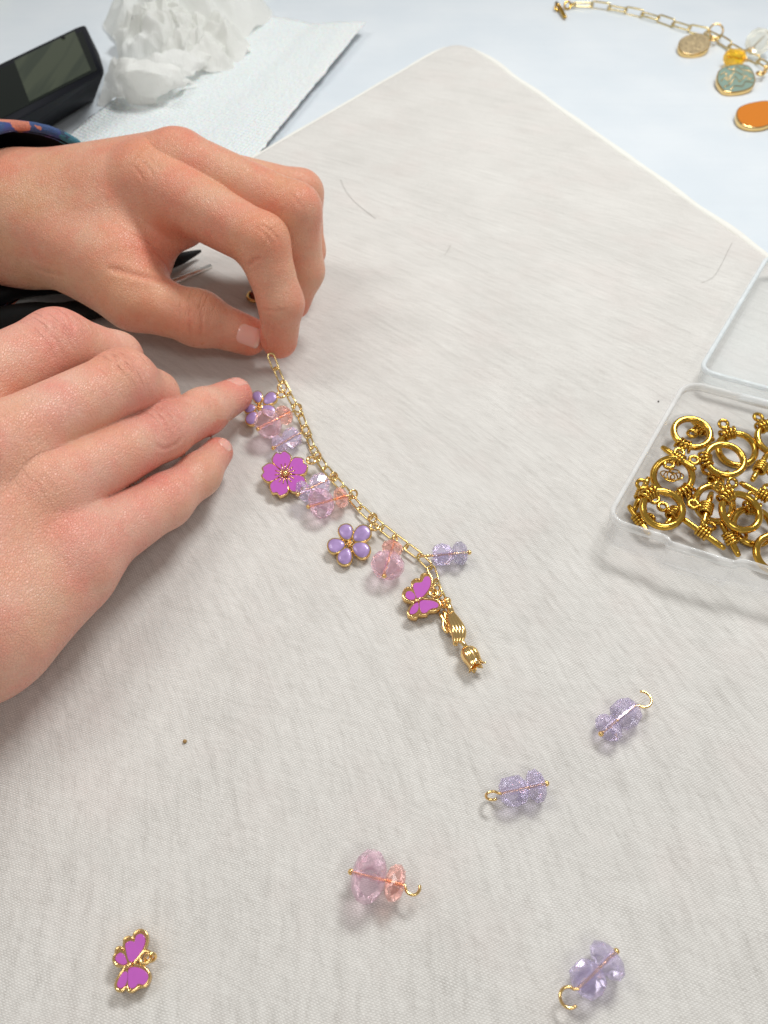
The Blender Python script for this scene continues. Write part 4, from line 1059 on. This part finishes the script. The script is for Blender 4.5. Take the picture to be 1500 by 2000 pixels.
for zz in ([(1180, 500), (1215, 480), (1240, 530), (1275, 470), (1330, 500), (1350, 460), (1395, 490)], [(1185, 540), (1215, 515), (1250, 560), (1280, 505), (1310, 545), (1355, 500), (1375, 530), (1405, 515)],
           [(1205, 580), (1250, 560)], [(1250, 600), (1275, 570), (1330, 575), (1350, 540), (1400, 550)], [(1225, 450), (1260, 470), (1290, 440), (1330, 465), (1350, 435)]):
    part('gold_line', tube([Q(1060 + x / 3.409, y / 3.409, pln[0] + pln[1] * 0.03, pln[1]) for x, y in zz], 0.020, seg=6), M_RIM, t)
part('hanging_eye', torus(CK(1448, 490, TT + .3), 0.17, 0.06, n=18, seg=8), M_GOLD, t)
part('jump_ring', torus(CK(1485, 460, TT + .4), 0.2, 0.05, (0.6, 0.8, 0), (0, 0.3, 0.9), 20, 8), M_GOLD, t)
charm2('orange_drop_charm', 'flat orange enamel drop charm with gold edge at the right border', 'enamel charm',
       [(1288, 760), (1305, 715), (1360, 688), (1430, 673), (1500, 668), (1600, 690), (1640, 740), (1600, 790), (1520, 825), (1450, 846), (1370, 843), (1310, 812)], TT + 0.35, 0.26, (0.12, 0), M_ORANGE, 0.95)
def lone_bead(label, cx, cy, rpx, hpx, kind, mat, ang, z, wire=True):
    c = P(1060 + cx / 3.409, cy / 3.409, z); s = S(1060 + cx / 3.409, cy / 3.409, z)
    t = thing('bead_dangle', label, 'bead charm', c)
    me = bead_mesh(rpx / 3.409 / s, hpx / 3.409 / s, kind, 8).copy(); me.materials.clear(); me.materials.append(mat)
    t.rotation_euler = (0.3, 0.2, ang)
    link('bead', me, None, t); hl = hpx / 3.409 / s
    pts = [(-hl - 0.05, 0, 0), (0, 0, 0), (hl, 0, 0)] + [(hl + 0.16 + 0.16 * math.cos(a), 0.16 * math.sin(a), 0) for a in [math.pi - 0.2 - 5.6 * i / 14 for i in range(15)]]
    link('head_pin', mesh_of('head_pin', *tube([Vector(p) for p in pts], 0.035, seg=8)), M_GOLD, t)
lone_bead('small amber glass bead above the sage green charm', 1278, 385, 52, 62, 'cube', M_AMBER, 0.25, TT + 0.45)
lone_bead('clear champagne faceted bead at the far right beyond the chain', 1435, 280, 78, 70, 'round', M_CLEAR, -2.3, TT + 0.65)

# ------------------------------------------------------------------ paper towel, crumpled tissue, device, pliers, small things
m, nt, b = new_mat('embossed_paper_towel'); co = world_co(nt)
vo = nd(nt, 'ShaderNodeTexVoronoi', feature='F1'); vo.inputs['Scale'].default_value = 4.2; vo.inputs['Randomness'].default_value = 0.25
nt.links.new(mapping(nt, co, (0, 0, 0.5), (1.3, 1, 1)), vo.inputs['Vector'])
h = mathn(nt, 'ADD', mathn(nt, 'MULTIPLY', vo.outputs['Distance'], 1.2), noise(nt, co, 5, 4))
nt.links.new(mixc(nt, ramp(nt, vo.outputs['Distance'], 0.1, 0.7), (0.84, 0.85, 0.84), (0.72, 0.74, 0.74)), b.inputs['Base Color'])
b.inputs['Roughness'].default_value = 0.9; b.inputs['Subsurface Weight'].default_value = 0.2; b.inputs['Subsurface Scale'].default_value = 0.2
bump(nt, h, 0.8, 0.07, b); M_TOWEL = m
rng = np.random.RandomState(3)
from mathutils import noise as mn
def sheet(corn, nu, nv, zf, jag=0.0):
    V = []; Fc = []
    for i in range(nu + 1):
        for j in range(nv + 1):
            s, t_ = i / nu, j / nv
            p = (corn[0] * (1 - s) + corn[1] * s) * (1 - t_) + (corn[3] * (1 - s) + corn[2] * s) * t_
            if jag and j in (0, nv): p = p + Vector((mn.noise(p * 3.0), mn.noise(p * 3.0 + Vector((5, 5, 5))), 0)) * jag
            V.append(Vector((p.x, p.y, zf(p, s, t_))))
    for i in range(nu):
        for j in range(nv): a = i * (nv + 1) + j; Fc.append((a, a + nv + 1, a + nv + 2, a + 1))
    return V, Fc
tz = TT + 0.05
tw = single('paper_towel', sheet([P(60, 320, tz), P(455, 20, tz), P(715, 44, tz + .55), P(440, 385, tz + .1)], 80, 70,
      lambda p, s, t_: tz + 0.05 * mn.noise(p * 0.5) + 0.06 + 0.55 * max(0, t_ - 0.6) / 0.4 * (0.25 + 0.75 * s) , 0.08), M_TOWEL,
      'flat white embossed paper towel spread on the table beyond the hands', 'paper towel')
md = tw.modifiers.new('thickness', 'SOLIDIFY'); md.thickness = 0.03; md.offset = 1
# crumpled tissue: folded sheet
m, nt, b = new_mat('soft_tissue'); co = world_co(nt)
nt.links.new(mixc(nt, noise(nt, co, 1.2, 3), (0.97, 0.97, 0.95), (0.93, 0.95, 0.91)), b.inputs['Base Color']); b.inputs['Roughness'].default_value = 0.95
b.inputs['Subsurface Weight'].default_value = 0.0
tl_ = nd(nt, 'ShaderNodeBsdfTranslucent'); tl_.inputs[0].default_value = (0.98, 0.98, 0.95, 1); mx_ = nd(nt, 'ShaderNodeMixShader'); mx_.inputs[0].default_value = 0.45
nt.links.new(b.outputs[0], mx_.inputs[1]); nt.links.new(tl_.outputs[0], mx_.inputs[2]); nt.links.new(mx_.outputs[0], nt.nodes['Material Output'].inputs[0])
w1 = nd(nt, 'ShaderNodeTexWave'); w1.inputs['Scale'].default_value = 2.4; w1.inputs['Distortion'].default_value = 5; w1.inputs['Detail'].default_value = 3; nt.links.new(co, w1.inputs[0])
bump(nt, mathn(nt, 'ADD', mathn(nt, 'MULTIPLY', w1.outputs[1], 0.35), noise(nt, co, 3.5, 6, 0.7)), 0.7, 0.08, b); M_TISSUE = m
def crumple(cx, cy, z0, rx, ry, hgt, seed, fold=0.5, n=100, tail=False):
    """dome of folded tissue: ridged noise pushed out along a half ellipsoid"""
    c = P(cx, cy, z0); V = []; Fc = []
    for i in range(n + 1):
        t_ = i / n * (math.pi * 0.5)
        for j in range(n):
            a = 2 * math.pi * j / n; d = Vector((math.sin(t_) * math.cos(a), math.sin(t_) * math.sin(a), math.cos(t_)))
            q = d * 1.25 + Vector((seed, seed * 1.7, 0)); r = 1.0
            r1 = 1 - abs(mn.noise(q * 1.2)) * 2.6; r2 = 1 - abs(mn.noise(q * 2.9 + Vector((3, 1, 7)))) * 2.6; r3 = 1 - abs(mn.noise(q * 6.5 + Vector((8, 1, 2)))) * 2.4
            r = 0.80 + fold * 0.40 * r1 + fold * 0.17 * r2 + 0.02 * r3
            tw_ = 0.5 * mn.noise(q * 0.9 + Vector((9, 9, 9)))
            x = rx * r * (d.x * math.cos(tw_) - d.y * math.sin(tw_)); y = ry * r * (d.x * math.sin(tw_) + d.y * math.cos(tw_))
            if t_ > math.pi / 2: x *= 1.0; y *= 1.0
            V.append(Vector((c.x + x, c.y + y, max(TT + 0.03, z0 + hgt * r * max(0, d.z) ** 0.8))))
    for i in range(n):
        for j in range(n): a = i * n + j; b_ = i * n + (j + 1) % n; Fc.append((a, a + n, b_ + n, b_))
    return V, Fc
tis = thing('crumpled_tissue', 'crumpled white tissue heaped on the paper towel at the top', 'tissue', P(360, 60, TT))
def crumpled_sheet(cx, cy, R_, hgt, seed, nr=110, na=200, edge=0.6):
    """one thin sheet gathered into broad soft folds, its torn edge lifting in places"""
    c = P(cx, cy, TT); V = [c + Vector((0, 0, hgt))]; Fc = []
    for i in range(1, nr + 1):
        rho = i / nr
        for j in range(na):
            a = 2 * math.pi * j / na; d = Vector((math.cos(a), math.sin(a), 0))
            q = d * (0.75 + 0.9 * rho) + Vector((seed, seed * 2.3, rho * 1.1))
            fold = 1 - abs(mn.noise(q * 1.15)) * 2.8                       # sharp radial folds
            fold2 = 1 - abs(mn.noise(q * 2.6 + Vector((5, 2, 1)))) * 2.6
            rad = R_ * rho * (1 + 0.20 * mn.noise(d * 1.6 + Vector((seed, 3, 1))))
            g = math.sin(math.pi * min(1, rho * 0.95)) ** 0.8
            z = hgt * (1 - rho ** 1.7) + g * (0.75 * fold + 0.28 * fold2) + edge * rho ** 4 * max(0, mn.noise(d * 1.5 + Vector((seed * 3, 0, 2)))) * 2
            lat = 0.45 * mn.noise(q * 1.3 + Vector((11, 7, 3))) * g
            p = c + d * rad + Vector((-d.y, d.x, 0)) * lat
            V.append(Vector((p.x, p.y, max(TT + 0.08 + 0.03 * rho, TT + z))))
    for j in range(na): Fc.append((0, 1 + j, 1 + (j + 1) % na))
    for i in range(nr - 1):
        for j in range(na): a = 1 + i * na + j; b_ = 1 + i * na + (j + 1) % na; Fc.append((a, a + na, b_ + na, b_))
    return V, Fc
def tsheet(*a, **k):
    part('tissue_sheet', crumpled_sheet(*a, **k), M_TISSUE, tis)
tsheet(366, 40, 4.5, 2.5, 2.0)
tsheet(322, 98, 2.6, 1.5, 9.3, nr=70, na=140)
tsheet(395, 108, 2.6, 1.0, 6.1, nr=70, na=140)
def pleats(v):
    return Vector((mn.noise(v * 1.1), mn.noise(v * 1.1 + Vector((4, 4, 4))), mn.noise(v * 1.3 + Vector((8, 2, 4))))) * 0.30 + Vector((mn.noise(v * 2.9), mn.noise(v * 2.9 + Vector((1, 4, 4))), mn.noise(v * 2.7 + Vector((8, 2, 1))))) * 0.10
def flap(ctl, nu=64, nv=48):
    W_ = [[np.array(P(x, y, TT + z)) for x, y, z in r] for r in ctl]
    rows = [catmull(r, max(2, nu // len(r)), False) for r in W_]; V = []; Fc = []
    colz = [catmull([r[i] for r in rows], max(2, nv // len(rows)), False) for i in range(len(rows[0]))]
    m_ = len(colz[0])
    for c in colz:
        for p in c: v = Vector(p); V.append(v + pleats(v))
    for i in range(len(colz) - 1):
        for j in range(m_ - 1): a = i * m_ + j; Fc.append((a, a + m_, a + m_ + 1, a + 1))
    return V, Fc
def soft(name, ctl):
    part(name, flap(ctl), M_TISSUE, tis)
# standing fold with its open side to the viewer, and the sheet that runs from it back under the heap
soft('folded_flap', [[(188, 206, 0.05), (203, 165, .6), (222, 122, 1.3), (232, 118, 1.7), (250, 130, 1.7)],
                     [(205, 200, 0.1), (222, 168, .7), (236, 135, 1.7), (262, 124, 1.9), (300, 122, 1.4)],
                     [(236, 196, 0.1), (240, 178, .6), (250, 150, 1.5), (282, 134, 1.9), (340, 128, 1.3)],
                     [(262, 205, 0.05), (268, 190, .5), (280, 170, 1.1), (318, 156, 1.4), (362, 142, .9)],
                     [(300, 206, 0.05), (312, 196, .3), (330, 184, .5), (350, 172, .6), (385, 162, .3)]])
soft('trailing_fold', [[(255, 128, 1.2), (300, 112, 1.5), (370, 96, 1.2), (440, 84, .5)],
                       [(290, 140, 1.1), (340, 124, 1.2), (410, 106, .8), (470, 90, .2)],
                       [(335, 160, .7), (380, 140, .6), (430, 118, .3), (486, 98, .1)]])

def hullmesh(pts, bevel=0.12, seg=3):
    bm = bmesh.new()
    for p in pts: bm.verts.new(p)
    bmesh.ops.convex_hull(bm, input=bm.verts); bmesh.ops.dissolve_limit(bm, angle_limit=0.05, verts=bm.verts, edges=bm.edges)
    bmesh.ops.bevel(bm, geom=list(bm.edges), offset=bevel, segments=seg, affect='EDGES', profile=0.5)
    V = [v.co.copy() for v in bm.verts]; bm.verts.index_update(); Fc = [tuple(v.index for v in f.verts) for f in bm.faces]; bm.free(); return V, Fc
dv = thing('black_device', 'thick black handheld device with glossy screen at the upper left border', 'device', P(40, 220, TT))
dz = TT + 2.1
A_, B_, C_, D_ = P(205, 140, dz), P(165, 46, dz + .1), P(-170, 205, dz + .1), P(-170, 345, dz)
bt = [P(184, 198, TT), P(196, 110, TT), P(-180, 250, TT), P(-180, 420, TT)]
part('body', hullmesh([A_, B_, C_, D_] + [Vector((p.x, p.y, TT + .02)) for p in bt], 0.14), M_DEV, dv)
m, nt, b = new_mat('painted_screen_reflection'); co = obj_co(nt)
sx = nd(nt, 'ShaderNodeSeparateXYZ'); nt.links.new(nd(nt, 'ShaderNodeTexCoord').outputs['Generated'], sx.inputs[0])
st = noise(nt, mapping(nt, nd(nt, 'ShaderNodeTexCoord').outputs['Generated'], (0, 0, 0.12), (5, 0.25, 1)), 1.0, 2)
c = mixc(nt, ramp(nt, st, 0.42, 0.58), (0.06, 0.085, 0.04), (0.16, 0.19, 0.10))  # room reflection painted as olive streaks, fed into the emission
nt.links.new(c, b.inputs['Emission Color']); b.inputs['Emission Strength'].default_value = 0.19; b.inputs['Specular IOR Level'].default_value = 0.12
b.inputs['Base Color'].default_value = (0.02, 0.025, 0.02, 1); b.inputs['Roughness'].default_value = 0.06; M_SCREEN_REFL = m
m, nt, b = new_mat('black_glass'); b.inputs['Base Color'].default_value = (0.006, 0.009, 0.007, 1); b.inputs['Roughness'].default_value = 0.25; b.inputs['Specular IOR Level'].default_value = 0.06; M_BGLASS = m
nz = (B_ - A_).cross(C_ - A_).normalized(); nz = nz if nz.z > 0 else -nz
def quadslab(c4, lift, th=0.02): 
    T_ = [p + nz * (lift + th) for p in c4]; Bt = [p + nz * lift for p in c4]
    return T_ + Bt, [(0, 1, 2, 3), (4, 7, 6, 5), (0, 4, 5, 1), (1, 5, 6, 2), (2, 6, 7, 3), (3, 7, 4, 0)]
def dq(px, py): return Q(px, py, A_, nz)
sc_ = part('screen_glass', quadslab([dq(190, 138), dq(160, 62), dq(-150, 205), dq(-150, 310)], 0.003), M_BGLASS, dv, smooth=False)
part('painted_reflection_panel', quadslab([dq(178, 138), dq(146, 62), dq(28, 120), dq(58, 200)], 0.026, 0.008), M_SCREEN_REFL, dv, smooth=False)  # panel carrying the painted reflection, not a running display
part('camera_dot', ball(dq(124, 76) + nz * 0.03, 0.10), M_BLACK, dv)

pln_ = thing('pliers', 'black handled jewellery pliers lying half hidden beneath the hands', 'pliers', P(200, 560, 0))
g1 = [P(-190, 640, 0.4), P(-60, 600, 0.45), P(30, 566, 0.45), P(150, 552, 0.4), P(300, 522, 0.4), P(392, 490, 0.3)]
part('handle', tube([Vector(p) for p in catmull(g1, 4, False)], [0.34] * 8 + [0.30] * 8 + [0.26, 0.24, 0.2, 0.12, 0.05], seg=12), M_BLACK, pln_)
g2 = [P(-190, 655, 0.5), P(-40, 628, 0.5), P(60, 612, 0.5), P(130, 612, 0.45), P(220, 592, 0.4), P(290, 570, 0.35)]
part('handle', tube([Vector(p) for p in catmull(g2, 4, False)], [0.36] * 21, seg=12), M_BLACK, pln_)
part('jaw', tube([P(280, 572, 0.3), P(345, 549, 0.35), P(412, 520, 0.4)], [0.16, 0.12, 0.09], seg=10), M_STEEL, pln_, label='slim steel jaw tip')
rc = thing('gold_bezel_charm', 'small round gold charm with dark red stone, half hidden behind the bent forefinger', 'charm', P(500, 580, 0))
part('bezel', torus(P(501, 578, 0.1), 0.30, 0.06, n=30, seg=8), M_RIM, rc)
part('stone', ball(P(501, 577, 0.04), 0.24), simple('garnet', (0.25, 0.05, 0.03), 0.15), rc)

single('hair_strand', tube([Vector(p) for p in catmull([P(665, 350, .02), P(675, 372, .03), P(697, 398, .02), P(733, 426, .02)], 6, False)], 0.0045, seg=5), M_HAIR, 'curved dark hair lying on the cloth right of the hands', 'hair strand', 'stray hairs on the cloth')
single('hair_strand', tube([Vector(p) for p in catmull([P(1430, 474, .02), P(1412, 510, .03), P(1394, 540, .02), P(1370, 552, .02)], 6, False)], 0.0035, seg=5), M_HAIR, 'thin hair on the cloth just beyond the open plastic lid', 'hair strand', 'stray hairs on the cloth')
single('hair_strand', tube([Vector(p) for p in catmull([P(880, 478, .02), P(874, 490, .03), P(868, 498, .02)], 6, False)], 0.0035, seg=5), M_HAIR, 'short curled hair in the middle of the far cloth', 'hair strand', 'stray hairs on the cloth')
single('crumb', ball(P(361, 1448, 0.03), 0.045), M_CRUMB, 'tiny brown crumb on the cloth below the right hand', 'crumb')
single('black_speck', ball(P(1286, 784, 0.02), 0.025), M_BLACK, 'tiny black speck on the cloth left of the clear tray', 'speck')
# bowl corner and cream lid at the top border
def lathe(c, prof, n=40):
    V = []; Fc = []
    for r, z in prof:
        for i in range(n): a = 2 * math.pi * i / n; V.append(Vector((c.x + r * math.cos(a), c.y + r * math.sin(a), c.z + z)))
    for j in range(len(prof) - 1):
        for i in range(n): a = j * n + i; b_ = j * n + (i + 1) % n; Fc.append((a, b_, b_ + n, a + n))
    return V, Fc
bc = P(-38, -8, TT)
single('small_dish', lathe(bc, [(0.01, 0.02), (1.0, 0.02), (1.35, 0.3), (1.5, 0.7), (1.42, 0.72), (1.25, 0.4), (0.9, 0.15), (0.01, 0.12)]), M_CREAM, 'cream dish whose rim shows in the far left corner', 'dish')
bc = P(497, -14, TT)
single('cream_cap', lathe(bc, [(0.01, 0.35), (0.9, 0.33), (1.05, 0.25), (1.1, 0.0)]), M_CREAM, 'pale yellow round cap beside the crumpled tissue at the top border', 'cap')
